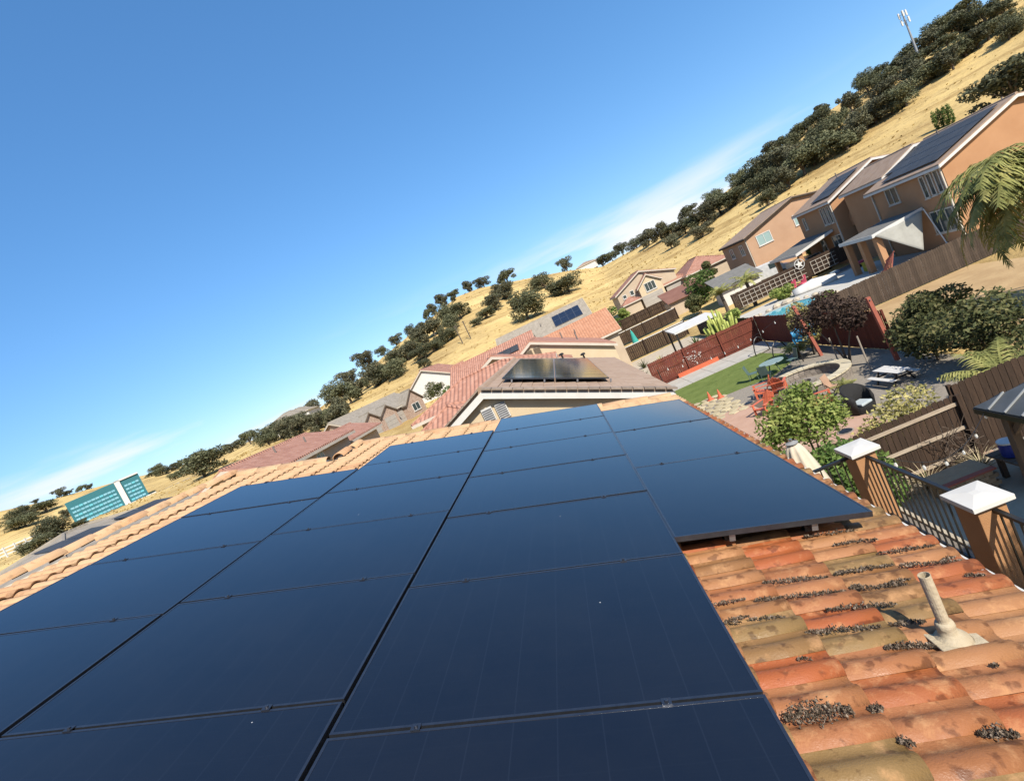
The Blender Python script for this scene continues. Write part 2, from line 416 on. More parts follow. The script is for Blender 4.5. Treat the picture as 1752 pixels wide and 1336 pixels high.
def tilemat(name, stops, wet=True):
    stops = [(p, tuple(v * ALB for v in c)) for p, c in stops]
    m, t, b = newmat(name); N, K = t.nodes, t.links.new
    b.inputs['Specular IOR Level'].default_value = 0.35
    oi = N.new('ShaderNodeObjectInfo'); tc = N.new('ShaderNodeTexCoord')
    ad = N.new('ShaderNodeVectorMath'); K(tc.outputs['Object'], ad.inputs[0])
    sc = N.new('ShaderNodeVectorMath'); sc.operation = 'SCALE'; K(oi.outputs['Location'], sc.inputs[0]); sc.inputs['Scale'].default_value = 3.7; K(sc.outputs[0], ad.inputs[1])
    wn = N.new('ShaderNodeTexNoise'); wn.inputs['Scale'].default_value = 0.42; wn.inputs['Detail'].default_value = 2; K(oi.outputs['Location'], wn.inputs['Vector'])
    def mth(op, a, c):
        n = N.new('ShaderNodeMath'); n.operation = op; n.use_clamp = False
        for i, q in enumerate((a, c)):
            if hasattr(q, 'links'): K(q, n.inputs[i])
            else: n.inputs[i].default_value = q
        return n.outputs[0]
    sel = mth('ADD', mth('MULTIPLY', oi.outputs['Random'], 0.75), mth('MULTIPLY', wn.outputs[0], 0.28))
    cr = N.new('ShaderNodeValToRGB'); e = cr.color_ramp.elements
    e[0].position, e[0].color = stops[0][0], (*stops[0][1], 1); e[1].position, e[1].color = stops[-1][0], (*stops[-1][1], 1)
    for p, c in stops[1:-1]:
        x = e.new(p); x.color = (*c, 1)
    K(sel, cr.inputs[0])
    n1 = N.new('ShaderNodeTexNoise'); n1.inputs['Scale'].default_value = 9; n1.inputs['Detail'].default_value = 9; n1.inputs['Roughness'].default_value = 0.68; K(ad.outputs[0], n1.inputs['Vector'])
    # pale lime bloom patches
    c2 = N.new('ShaderNodeValToRGB'); c2.color_ramp.elements[0].position = 0.53; c2.color_ramp.elements[1].position = 0.70; K(n1.outputs[0], c2.inputs[0])
    mx = N.new('ShaderNodeMixRGB'); mx.inputs[2].default_value = (0.46, 0.25, 0.115, 1); K(mth('MULTIPLY', c2.outputs[0], 0.55), mx.inputs[0]); K(cr.outputs[0], mx.inputs[1])
    # dark stain blotches
    n2 = N.new('ShaderNodeTexNoise'); n2.inputs['Scale'].default_value = 15; n2.inputs['Detail'].default_value = 6; K(ad.outputs[0], n2.inputs['Vector'])
    c3 = N.new('ShaderNodeValToRGB'); c3.color_ramp.elements[0].position = 0.56; c3.color_ramp.elements[1].position = 0.64; K(n2.outputs[0], c3.inputs[0])
    mx2 = N.new('ShaderNodeMixRGB'); mx2.blend_type = 'MULTIPLY'; mx2.inputs[2].default_value = (0.42, 0.36, 0.30, 1)
    K(mth('MULTIPLY', c3.outputs[0], 0.8 if wet else 0.35), mx2.inputs[0]); K(mx.outputs[0], mx2.inputs[1])
    K(mx2.outputs[0], b.inputs['Base Color'])
    r_ = N.new('ShaderNodeMapRange'); r_.inputs[1].default_value = 0.35; r_.inputs[2].default_value = 0.65
    r_.inputs[3].default_value = 0.36 if wet else 0.7; r_.inputs[4].default_value = 0.85; K(n1.outputs[0], r_.inputs[0]); K(r_.outputs[0], b.inputs['Roughness'])
    n3 = N.new('ShaderNodeTexNoise'); n3.inputs['Scale'].default_value = 130; n3.inputs['Detail'].default_value = 4; K(ad.outputs[0], n3.inputs['Vector'])
    bp = N.new('ShaderNodeBump'); bp.inputs['Strength'].default_value = 0.35; bp.inputs['Distance'].default_value = 0.006; K(n3.outputs[0], bp.inputs['Height']); K(bp.outputs[0], b.inputs['Normal'])
    return m
m_tile = tilemat('terracotta_tile', [(0.12, (0.40, 0.105, 0.030)), (0.30, (0.34, 0.125, 0.045)), (0.45, (0.26, 0.150, 0.055)), (0.53, (0.27, 0.165, 0.06)), (0.62, (0.38, 0.145, 0.055)), (0.9, (0.42, 0.205, 0.085))])
m_tilefar = tilemat('sunbleached_tile', [(0.15, (0.62, 0.38, 0.20)), (0.5, (0.66, 0.43, 0.24)), (0.9, (0.55, 0.30, 0.15))], wet=False)
TM = [tilemesh('tile', m_tile, seed=i) for i in range(5)]
TF = [tilemesh('tile', m_tilefar, seed=i) for i in range(3)]
PITCH, COURSE = 0.166, 0.335
E_ROT = ROT.to_euler()
cand = []
for c in range(0, 23):
    X = EAVE - COURSE * (c + 1)
    for k in range(-20, 84):
        Y = 1.2 + PITCH * (k - 8)
        if X < RIDGE - 0.02 or Y > YFAR - 0.05 or Y < 0.6: continue
        if X < STEPX - 0.02 and Y > YSTEP - 0.05: continue
        near = X > -0.25 and Y < 3.95
        left = X < -4.75 and Y > 2.4
        col_far = 6.75 if X < -3.35 else 8.1 if X < -1.7 else 9.1 if X < 0.0 else 8.3
        far = Y > col_far
        edge = X > 0.95
        if not (near or left or far or edge): continue
        cand.append((math.hypot(X, Y), X, Y, near or (edge and Y < 9)))
cand.sort()
rest = MB()
hq = org(house)
for i, (d, X, Y, near) in enumerate(cand):
    me = (rnd.choice(TM) if near or X > 0.1 else rnd.choice(TF))
    M4 = Matrix.Translation(rp_(X, Y, TOFF) - hq) @ (Euler((rnd.gauss(0, .006), rnd.gauss(0, .004), rnd.gauss(0, .006))).to_matrix().to_4x4() if 0 else Matrix.Identity(4)) @ ROT.to_4x4() @ Euler((rnd.gauss(0, .010), rnd.gauss(0, .006), rnd.gauss(0, .008))).to_matrix().to_4x4()
    if i < 300:
        o = link('tile', me, roof); o.matrix_local = M4
    else:
        vs_ = [M4 @ v.co for v in me.vertices]
        rest.add(vs_, [tuple(p.vertices) for p in me.polygons])
rs_ = rest.build('tile_field', m_tilefar, roof, world=False, smooth=True); rs_['kind'] = 'stuff'
# ridge caps and rake caps, half-round, overlapping
def capmesh(m, l=0.46, r=0.115, n=9):
    v, f = [], []
    for k, (t, rr2) in enumerate(((0, r*0.9), (l, r))):
        for i in range(n + 1):
            a = math.pi * i / n; v.append((math.cos(a)*rr2, t, math.sin(a)*rr2*0.8))
    for i in range(n + 1):
        a = math.pi * i / n; v.append((math.cos(a)*(r-.018), l, math.sin(a)*(r-.018)*0.8))
    for i in range(n): f += [(i, i+1, n+2+i, n+1+i), (n+1+i, n+2+i, 2*n+3+i, 2*n+2+i)]
    me = bpy.data.meshes.new('ridge_cap'); me.from_pydata(v, [], f); me.materials.append(m)
    me.polygons.foreach_set('use_smooth', [True]*len(f)); return me
CM = capmesh(m_tilefar)
def caps(a, b, lift=0.0):
    a, b = Vector(a), Vector(b); d = b - a; n = int(d.length / 0.40); dn = d.normalized()
    side = dn.cross(Vector((0, 0, 1))).normalized(); up = side.cross(dn)
    M3 = Matrix((side, dn, up)).transposed()
    for i in range(n):
        o = link('ridge_cap', CM, roof)
        o.matrix_local = Matrix.Translation(a + d * (i / n) - hq + Vector((0, 0, lift))) @ M3.to_4x4() @ Euler((R(-2.2) + rnd.gauss(0, .012), rnd.gauss(0, .05), rnd.gauss(0, .02))).to_matrix().to_4x4()
caps(rp_(RIDGE, YSTEP, TOFF + 0.03), rp_(RIDGE, 1.6, TOFF + 0.03))
caps(rp_(STEPX, YFAR, TOFF + 0.03), rp_(STEPX, YSTEP, TOFF + 0.03))
caps(rp_(EAVE - 0.02, YFAR, TOFF + 0.005), rp_(STEPX + 0.1, YFAR, TOFF + 0.005))
caps(rp_(STEPX - 0.1, YSTEP, TOFF + 0.005), rp_(RIDGE + 0.05, YSTEP, TOFF + 0.005))
# drip edge and gutter along the eave
g_ = MB()
a, b_ = rp_(EAVE, YNEAR, TOFF - 0.045), rp_(EAVE, YFAR, TOFF - 0.045)
g_.bar(a + Vector((0.080, 0, 0.0)), b_ + Vector((0.080, 0, 0.0)), 0.022, 0.085)
g_.bar(a + Vector((0.0, 0, -0.035)), b_ + Vector((0.0, 0, -0.035)), 0.145, 0.012)
g_.build('gutter', m_white, house)

# vent pipe on a flashing
m_vent = mat('weathered_cream_paint', (0.46, 0.37, 0.24), (0.58, 0.48, 0.33), scale=14, rough=0.8, bump=0.2, bscale=60, c3=(0.52, 0.43, 0.29))
vb = rp_(1.02, 2.27, TOFF + 0.045)
vp = MB()
vp.tube([vb + Vector((0, 0, -0.06)), vb + Vector((0, 0, 0.30))], 0.024, 18, cap=False)
vp.tube([vb + Vector((0, 0, 0.30)), vb + Vector((0, 0, 0.12))], 0.0215, 18, cap=False)
vp.add([vb + Vector((r_*math.cos(t*math.pi/9), r_*math.sin(t*math.pi/9), 0.30)) for r_ in (0.0215, 0.024) for t in range(18)], [(i, (i+1) % 18, 18 + (i+1) % 18, 18 + i) for i in range(18)])
vent = vp.build('vent_pipe', m_vent, house, smooth=False)
fl = MB()
fl.lathe([(0.082, -0.035), (0.070, -0.012), (0.050, 0.008), (0.037, 0.016), (0.036, 0.045), (0.038, 0.05), (0.036, 0.062), (0.033, 0.07), (0.0265, 0.074)], vb, 22)
fl.build('pipe_boot', m_vent, vent, smooth=True)
fp = MB()
fp.obox(rp_(1.04, 2.26, TOFF + 0.030), (0.20, 0.16, 0.008), ROT)
fp.build('flashing', m_vent, vent, bevel=0.003)

# ------------------------------------------------------------------ solar panels on the own roof
def panelglass(name, axis, cell, base=(0.0045, 0.0065, 0.013)):
    m, t, b = newmat(name); N, K = t.nodes, t.links.new
    tc = N.new('ShaderNodeTexCoord'); s = N.new('ShaderNodeSeparateXYZ'); K(tc.outputs['Object'], s.inputs[0])
    def mth(op, a, c=0.0):
        n = N.new('ShaderNodeMath'); n.operation = op
        for i, q in enumerate((a, c)):
            if hasattr(q, 'links'): K(q, n.inputs[i])
            else: n.inputs[i].default_value = q
        return n.outputs[0]
    def line(sock, pitch, width):
        f = mth('FRACT', mth('DIVIDE', sock, pitch)); return mth('LESS_THAN', mth('ABSOLUTE', mth('SUBTRACT', f, 0.5)), width / pitch / 2)
    u, v = (s.outputs[0], s.outputs[1]) if axis == 'X' else (s.outputs[1], s.outputs[0])
    ln = mth('MAXIMUM', line(u, cell, 0.005), mth('MULTIPLY', line(v, cell, 0.0025), 0.5))
    fine = mth('MULTIPLY', line(v, 0.0175, 0.002), 0.15)
    mx = N.new('ShaderNodeMixRGB'); mx.inputs[1].default_value = (*base, 1); mx.inputs[2].default_value = (0.0075, 0.0105, 0.019, 1)
    K(mth('MAXIMUM', ln, fine), mx.inputs[0])
    nz = N.new('ShaderNodeTexNoise'); nz.inputs['Scale'].default_value = 1.1; nz.inputs['Detail'].default_value = 8; nz.inputs['Roughness'].default_value = 0.7; K(tc.outputs['Object'], nz.inputs['Vector'])
    # thin dust film
    dm = N.new('ShaderNodeMixRGB'); dm.inputs[2].default_value = (0.16, 0.15, 0.13, 1); K(mx.outputs[0], dm.inputs[1])
    dr = N.new('ShaderNodeMapRange'); dr.inputs[1].default_value = 0.35; dr.inputs[2].default_value = 0.75; dr.inputs[3].default_value = 0.004; dr.inputs[4].default_value = 0.03
    K(nz.outputs[0], dr.inputs[0]); K(dr.outputs[0], dm.inputs[0])
    oi = N.new('ShaderNodeObjectInfo'); va = N.new('ShaderNodeVectorMath'); K(tc.outputs['Object'], va.inputs[0]); K(oi.outputs['Location'], va.inputs[1])
    vo = N.new('ShaderNodeTexVoronoi'); vo.inputs['Scale'].default_value = 3.2; K(va.outputs[0], vo.inputs['Vector'])
    sp = N.new('ShaderNodeMixRGB'); sp.inputs[2].default_value = (0.42, 0.42, 0.40, 1); K(mth('LESS_THAN', vo.outputs['Distance'], 0.014), sp.inputs[0]); K(dm.outputs[0], sp.inputs[1])
    K(sp.outputs[0], b.inputs['Base Color'])
    rr_ = N.new('ShaderNodeMapRange'); rr_.inputs[3].default_value = 0.05; rr_.inputs[4].default_value = 0.13; K(nz.outputs[0], rr_.inputs[0]); K(rr_.outputs[0], b.inputs['Roughness'])
    b.inputs['IOR'].default_value = 1.5; b.inputs['Specular IOR Level'].default_value = 0.5
    return m
m_pgx = panelglass('solar_glass_across', 'X', 0.170)
m_pgy = panelglass('solar_glass_along', 'Y', 0.170)
m_frame = mat('black_anodised_frame', (0.11, 0.12, 0.145), (0.15, 0.16, 0.185), scale=20, rough=0.3, metal=0.85, spec=0.5)
m_alu = mat('mill_aluminium', (0.55, 0.56, 0.58), (0.45, 0.46, 0.48), scale=8, rough=0.35, metal=0.9)
def panelmeshes(W_, L_, m):
    f = MB(); t = 0.013; h = 0.036
    f.box(0, t, 0, L_, -h, 0); f.box(W_ - t, W_, 0, L_, -h, 0); f.box(t, W_ - t, 0, t, -h, 0); f.box(t, W_ - t, L_ - t, L_, -h, 0)
    f.box(t, t + .02, t, L_ - t, -h, -h + .002); f.box(W_ - t - .02, W_ - t, t, L_ - t, -h, -h + .002)
    g = MB().box(t, W_ - t, t, L_ - t, -0.006, -0.0015)
    c1, c2 = MB(), MB()
    for c, fx in ((c1, 0.215), (c2, 0.79)):
        x = W_ * fx
        c.box(x - 0.019, x + 0.019, L_ - 0.009, L_ + 0.027, 0.0008, 0.0048); c.lathe([(0.008, 0.0048), (0.008, 0.011), (0.005, 0.0125)], (x, L_ + 0.009, 0), 8)
        c.box(x - 0.012, x + 0.012, L_ + 0.002, L_ + 0.016, -0.05, 0.0008)
    return f.mesh('frame', m_frame), g.mesh('glass', m), c1.mesh('clamp', m_frame), c2.mesh('clamp', m_frame)
PANELW, PANELL = 1.7, 1.2284
PA = panelmeshes(PANELW + 0.014, PANELL - 0.018, m_pgx)
PB = panelmeshes(PANELL, PANELW - 0.018, m_pgy)
ORD = ['farthest', 'second farthest', 'third from far end', 'fourth from far end', 'fifth from far end', 'sixth from far end', 'nearest', 'nearest']
COLS = [(0.0, 6.879, 5, PA, PANELL, 'column beside the ridge tiles'),
        (1.0224 * 1.7, 8.245, 7, PA, PANELL, 'second column down from ridge'),
        (2 * 1.0224 * 1.7, 9.258, 7, PA, PANELL, 'third column, next to bare tiles'),
        ((2 * 1.0224 + 1.0091) * 1.7, 8.443, 3, PB, PANELW, 'short column above the gutter')]
for ci, (s_, yf, nrow, meshes, pl, where) in enumerate(COLS):
    for k in range(nrow):
        base = Vector((PO.x, yf - (k + 1) * pl + 0.009, PO.z)) + PS * s_ + PN * rnd.uniform(-0.0015, 0.0015)
        nm = ORD[k] if k < nrow - 1 or nrow == 7 else 'nearest'
        if ci == 3: nm = ['farthest', 'middle', 'nearest'][k]
        t = thing('solar_module', 'dark solar panel, %s in %s' % (nm, where), 'solar panel', base, 0, 'solar panels on the own roof')
        t.rotation_euler = E_ROT; t.rotation_euler.y += rnd.gauss(0, 0.0012); t.rotation_euler.x += rnd.gauss(0, 0.0012)
        link('frame', meshes[0], t); link('glass', meshes[1], t)
        if k > 0 or ci in (0, 1):
            link('clamp', meshes[2], t); link('clamp', meshes[3], t)
    wd = PANELW if ci < 3 else PANELL
    for j, fx in enumerate((0.30, 0.72)):
        rl = MB(); c0 = Vector((PO.x, 0, PO.z)) + PS * (s_ + wd * fx) - PN * 0.062
        ya, yb = yf - nrow * pl + 0.03, yf - 0.03
        rl.obox(c0 + Vector((0, (ya + yb) / 2, 0)), (0.038, yb - ya, 0.045), ROT)
        o = thing('mounting_rail', 'aluminium rail, %s side, under %s' % (('upslope', 'downslope')[j], where), 'rail', (c0.x, ya, c0.z))
        rl.build('rail', m_alu, o)
        y = ya + 0.12
        while y < yb:
            MB().obox(c0 + Vector((0, y, 0)) - PN * 0.0785, (0.05, 0.05, 0.11), ROT).build('roof_hook', m_black, o); y += 1.2
# skirt bracket below the nearest short-column panel
# ------------------------------------------------------------------ leaf litter caught in the tile pans
m_litter = mat('dry_leaf_litter', (0.055, 0.040, 0.026), (0.42, 0.33, 0.25), scale=55, rough=0.9, c3=(0.12, 0.088, 0.058), sharp=0.14)
lit = MB()
def roofpt(px, py, off):
    q = Vector(ray(px, py)); c0 = PO - Vector((0, 0, EYE)) + PN * off
    return Vector((0, 0, EYE)) + q * (PN.dot(c0) / PN.dot(q))
SEGS = [(620,1050,940,1000,420,.05,.030),(1020,1000,1090,1000,80,.018,.018),(1130,1120,1240,1170,90,.02,.016),(1510,1090,1740,1130,200,.022,.018),(1100,710,1360,720,200,.02,.014),(720,640,1090,620,230,.018,.014),
 (1130,610,1300,590,110,.014,.010),(830,540,1180,520,210,.018,.014),(600,500,930,455,200,.015,.012),(980,455,1230,420,140,.014,.012),(540,430,850,390,190,.014,.012),(880,380,960,390,60,.014,.01),(1050,370,1180,355,80,.012,.01),
 (1240,350,1490,310,130,.012,.01),(820,325,1110,295,190,.014,.012),(1140,300,1250,295,60,.01,.01),(1030,240,1310,205,140,.012,.01),(830,200,1050,185,140,.014,.012),(700,170,960,145,150,.014,.012),(260,465,420,450,70,.01,.008),
 (490,500,590,490,80,.014,.012),(310,540,430,525,60,.01,.008),(350,620,430,615,40,.01,.008),(470,600,640,580,60,.01,.01),(1520,390,1610,385,60,.01,.01),(1310,260,1390,255,50,.01,.01),(1600,790,1640,795,30,.01,.008),(690,780,760,770,24,.012,.006)]
for x0, y0, x1, y1, n, wy, hz in SEGS:
    a = roofpt(1120 + x0*.3607, 854 + y0*.3607, TOFF + .03); b = roofpt(1120 + x1*.3607, 854 + y1*.3607, TOFF + .03)
    py = 1.2 + PITCH * (round(((a.y + b.y)/2 - .055 - 1.2) / PITCH)) + .055
    a.y += (py - (a.y + b.y)/2) * .85; b.y = b.y + (py - b.y) * .7; a.y = a.y + (py - a.y) * .7
    for _ in range(int(n * 1.6)):
        t = rnd.random(); env = 0.35 + 0.65 * math.sin(math.pi * min(1, max(0, t)))
        p = a.lerp(b, t) + Vector((0, rnd.gauss(0, wy * 0.55), 0)) * env + PN * (abs(rnd.gauss(0, hz * 0.6)) * env)
        s_ = rnd.uniform(.004, .010); M = Euler((rnd.uniform(0, 6.3), rnd.uniform(0, 6.3), rnd.uniform(0, 6.3))).to_matrix()
        q = [M @ Vector(v) * s_ + p for v in ((-1, -.4, 0), (0, -.55, .25), (1, 0, 0), (0, .55, .25))]
        lit.add(q, [(0, 1, 2), (0, 2, 3)])
tag(lit.build('leaf_litter', m_litter), 'dry dark leaf litter caught between the terracotta tiles', 'leaf litter', kind='stuff')

# ------------------------------------------------------------------ balcony with capped pillars and iron railing
m_orange = mat('orange_stucco', (0.46, 0.235, 0.105), (0.52, 0.28, 0.13), scale=3, rough=0.9, bump=0.25, bscale=90)
balc = thing('balcony', 'balcony with orange stucco pillars and black iron railing below the gutter', 'balcony', (2.2, 5.5, 0))
FZ = 3.12
MB().box(0.9, 3.34, 1.2, 7.76, FZ - 0.25, FZ).build('floor_slab', mat('balcony_floor', (0.22, 0.19, 0.15), (0.30, 0.26, 0.21), scale=2, rough=0.9), balc)
MB().box(3.345, 3.40, 1.2, 7.76, FZ - 0.3, FZ + 0.03).build('edge_band', m_beige, balc)
capm = MB()
def capshape(mb, cx_, cy_, z, hx, hy):
    mb.add([(cx_-hx, cy_-hy, z), (cx_+hx, cy_-hy, z), (cx_+hx, cy_+hy, z), (cx_-hx, cy_+hy, z),
            (cx_-hx, cy_-hy, z+.055), (cx_+hx, cy_-hy, z+.055), (cx_+hx, cy_+hy, z+.055), (cx_-hx, cy_+hy, z+.055),
            (cx_-.04, cy_-.04, z+.078), (cx_+.04, cy_-.04, z+.078), (cx_+.04, cy_+.04, z+.078), (cx_-.04, cy_+.04, z+.078)],
           [(0,3,2,1),(0,1,5,4),(1,2,6,5),(2,3,7,6),(3,0,4,7),(4,5,9,8),(5,6,10,9),(6,7,11,10),(7,4,8,11),(8,9,10,11)])
PIL = [(3.12, 7.57), (3.12, 5.47), (3.12, 3.37)]
for px_, py_ in PIL:
    p = MB().box(px_-.14, px_+.14, py_-.16, py_+.16, 0, 4.2).build('pillar', m_orange, balc, bevel=0.008)
    c = MB(); capshape(c, px_, py_, 4.2, 0.20, 0.225); c.build('pillar_cap', m_white, p, bevel=0.006)
for (ya, yb) in ((5.63, 7.41), (3.53, 5.31)):
    MB().bar((3.14, ya, 4.13), (3.14, yb, 4.13), 0.045, 0.035).build('top_rail', m_black, balc)
    MB().bar((3.14, ya, FZ + 0.13), (3.14, yb, FZ + 0.13), 0.03, 0.03).build('bottom_rail', m_black, balc)
    n = int((yb - ya) / 0.105)
    me = MB().box(-.008, .008, -.008, .008, FZ + 0.13, 4.12).mesh('baluster', m_black)
    for i in range(n):
        o = link('baluster', me, balc); o.location = Vector((3.14, ya + (i + .5) * (yb - ya) / n, 0)) - org(balc)
MB().bar((0.95, 7.62, 4.13), (2.98, 7.62, 4.13), 0.045, 0.035).build('top_rail', m_black, balc)
MB().bar((0.95, 7.62, FZ + .13), (2.98, 7.62, FZ + .13), 0.03, 0.03).build('bottom_rail', m_black, balc)
for i in range(19):
    o = link('baluster', me, balc); o.location = Vector((1.0 + i * 0.105, 7.62, 0)) - org(balc)

# ------------------------------------------------------------------ foliage helpers
def leafcloud(lobes, n, size, seed=0, squash=1.0, flat=0.25, aspect=0.5, shell=0.55):
    """leaf-sized bent faces spread through ellipsoid lobes [(c, r3)], denser toward the skin"""
    g = np.random.RandomState(seed)
    wts = np.array([l[1][0]*l[1][1]*l[1][2] for l in lobes]) ** 0.7; wts /= wts.sum()
    idx = g.choice(len(lobes), n, p=wts)
    C = np.array([l[0] for l in lobes], float)[idx]; Rr = np.array([l[1] for l in lobes], float)[idx]
    d = g.normal(size=(n, 3)); d /= np.linalg.norm(d, axis=1)[:, None]
    rad = shell + (1.06 - shell) * g.rand(n) ** 0.6
    # twig clumping: leaves gather round random twig ends
    tw = g.normal(size=(max(4, n // 14), 3)); tw /= np.linalg.norm(tw, axis=1)[:, None]
    pick = tw[g.randint(0, len(tw), n)]; d = d * 0.55 + pick * 0.6; d /= np.linalg.norm(d, axis=1)[:, None]
    P = C + d * Rr * rad[:, None] + g.normal(size=(n, 3)) * Rr.mean() * 0.045
    a = g.normal(size=(n, 3)) * (1, 1, 0.6); a /= np.linalg.norm(a, axis=1)[:, None]
    nn = d + g.normal(size=(n, 3)) * 0.7; b = np.cross(nn, a); b /= np.linalg.norm(b, axis=1)[:, None] + 1e-9
    s = size * g.uniform(0.6, 1.35, n)[:, None]
    V = np.stack([P - a*s, P + b*s*aspect, P + a*s, P - b*s*aspect], 1).reshape(-1, 3)
    F = np.arange(4 * n).reshape(-1, 4)
    return V, F
def cloudmesh(name, V, F, m):
    me = bpy.data.meshes.new(name); me.vertices.add(len(V)); me.vertices.foreach_set('co', V.astype(np.float32).ravel())
    me.loops.add(F.size); me.loops.foreach_set('vertex_index', F.astype(np.int32).ravel())
    me.polygons.add(len(F)); me.polygons.foreach_set('loop_start', (np.arange(len(F)) * F.shape[1]).astype(np.int32))
    me.update(calc_edges=True); me.materials.append(m); return me
def leafmat(name, c1, c2, c3, scale=1.2, rv=0.15, trans=0.25):
    return mat(name, c1, c2, scale=scale, rough=0.75, rv=rv, c3=c3, spec=0.25, trans=trans, sharp=0.16, detail=8)
m_oak = leafmat('oak_leaves', (0.042, 0.050, 0.024), (0.165, 0.16, 0.085), (0.092, 0.098, 0.050), scale=1.1, rv=0.3, trans=0.12)
m_oak2 = leafmat('grey_oak_leaves', (0.05, 0.055, 0.032), (0.17, 0.155, 0.085), (0.095, 0.095, 0.055), scale=1.1, rv=0.2, trans=0.12)
m_bark = mat('grey_bark', (0.10, 0.08, 0.06), (0.17, 0.14, 0.11), scale=5, rough=0.95, bump=0.5, stretch=(1, 1, 0.3))
m_bush = leafmat('dark_shrub_leaves', (0.026, 0.036, 0.014), (0.19, 0.165, 0.07), (0.075, 0.085, 0.03), scale=3.0)
m_lime = leafmat('lime_leaves', (0.08, 0.125, 0.022), (0.40, 0.41, 0.13), (0.23, 0.29, 0.07), scale=2.2, trans=0.35)
m_pale = leafmat('pale_yellow_leaves', (0.18, 0.17, 0.055), (0.52, 0.44, 0.19), (0.33, 0.30, 0.11), scale=3, trans=0.3)
m_purple = leafmat('purple_leaves', (0.022, 0.013, 0.010), (0.085, 0.055, 0.04), (0.045, 0.028, 0.02), scale=3, trans=0.2)
m_palm = leafmat('palm_leaves', (0.11, 0.125, 0.035), (0.46, 0.41, 0.15), (0.26, 0.26, 0.08), scale=1.5, trans=0.25)
m_green = leafmat('fresh_green_leaves', (0.035, 0.07, 0.015), (0.16, 0.22, 0.05), (0.08, 0.13, 0.03), scale=1.6, trans=0.3)

# ------------------------------------------------------------------ hill trees: one proto per form, then copies
def oakproto(seed, leaf, h=9.0, wd=9.0):
    g = random.Random(seed); lobes = []
    lobes.append(((0, 0, h*0.52), (wd*0.30, wd*0.26, h*0.28)))
    for k in range(g.randint(9, 13)):
        a = g.uniform(0, 6.28); rr = g.uniform(0.18, 0.42) * wd
        z = g.uniform(0.16, 0.78) * h; s = g.uniform(0.11, 0.25) * wd
        lobes.append(((math.cos(a)*rr, math.sin(a)*rr, z), (s, s*g.uniform(.8, 1.2), s*g.uniform(.65, .95))))
    V, F = leafcloud(lobes, 3800, 0.31, seed, shell=0.4)
    crown = cloudmesh('crown', V, F, leaf)
    t = MB(); top = Vector((g.uniform(-.4, .4), g.uniform(-.4, .4), h*0.5))
    t.tube([(0, 0, -1.5), (0.1, 0, h*0.12), (g.uniform(-.3, .3), g.uniform(-.3, .3), h*0.3), top], [0.42, 0.34, 0.27, 0.15], 7)
    for c, r in lobes[1:6]:
        t.tube([(0, 0, h*0.16), Vector(c)*0.5 + Vector((0, 0, h*0.08)), c], [0.2, 0.13, 0.05], 5)
    return crown, t.mesh('trunk', m_bark, True)
OAKS = [oakproto(11, m_oak), oakproto(23, m_oak), oakproto(37, m_oak, 9.5, 10.5), oakproto(41, m_oak2), oakproto(53, m_oak, 8, 10.5), oakproto(67, m_oak2, 8.5, 8)]
def oak(px, py, wpx, label, group, rmin=95, kind=None, hs=1.0, name='oak_tree'):
    """tree whose foot is the hillside point seen at pixel (px, py), crown about wpx pixels wide"""
    b = onhill(px, py, rmin); d = (b - Vector((0, 0, EYE))).length
    wd = wpx / FPX * d
    cr, tk = OAKS[kind if kind is not None else rnd.randrange(6)]
    t = thing(name, label, 'tree', b, rnd.uniform(0, 6.28), group)
    s = wd / 9.0; t.scale = (s*rnd.uniform(.9, 1.3), s*rnd.uniform(.9, 1.3), s*hs*rnd.uniform(0.7, 1.12))
    link('crown', cr, t); link('trunk', tk, t)
    return t
# right-hand ridge belt: (x, y of the foot, width)
BELT = [(1048,446,20),(1066,434,24),(1090,425,26),(1112,420,32),(1134,412,34),(1152,402,28),(1150,426,26),(1174,400,38),(1196,392,38),(1180,372,26),(1214,384,40),(1204,406,32),(1234,366,38),(1226,344,26),(1256,352,40),(1264,318,24),
 (1290,322,34),(1314,308,44),(1322,330,38),(1342,300,46),(1352,322,36),(1378,300,46),(1330,262,28),(1360,256,32),(1394,284,48),(1402,258,36),(1424,268,44),(1384,226,26),(1368,240,22),(1412,216,28),(1450,256,44),(1440,222,30),(1408,190,24),
 (1470,240,40),(1484,222,38),(1458,192,30),(1500,212,40),(1486,160,28),(1512,178,34),(1528,196,40),(1508,132,20),(1530,148,30),(1474,140,16),(1476,126,20),
 (1552,182,34),(1564,150,34),(1584,146,32),(1556,122,26),(1580,112,32),(1592,86,28),(1608,130,30),(1604,70,26),(1632,120,30),(1624,84,26),(1644,62,30),(1654,98,32),(1666,48,28),(1636,36,24),(1674,84,30),(1692,70,30),(1686,40,28),(1710,56,28),(1728,68,26),(1742,56,24),(1720,30,26),(1650,26,26),(1570,98,30),(1540,126,26),(1420,240,34),(1366,290,34),(1300,330,30)]
for i, (x, y, wd) in enumerate(BELT):
    seg = 'saddle end' if x < 1240 else 'left middle' if x < 1370 else 'right middle' if x < 1470 else 'below the mast' if x < 1600 else 'top right'
    lo = np.interp(x, [1050, 1150, 1250, 1350, 1450, 1550, 1650, 1750], [446, 424, 352, 318, 256, 188, 110, 70])
    row = 'lower edge' if lo - y < 22 else 'middle row' if lo - y < 52 else 'crest'
    sz = 'broad' if wd >= 40 else 'medium' if wd >= 30 else 'small'
    oak(x, y, wd, '%s dark oak, %s of right ridge belt, %s' % (sz, row, seg), 'oaks of the right ridge tree belt', rmin=120)
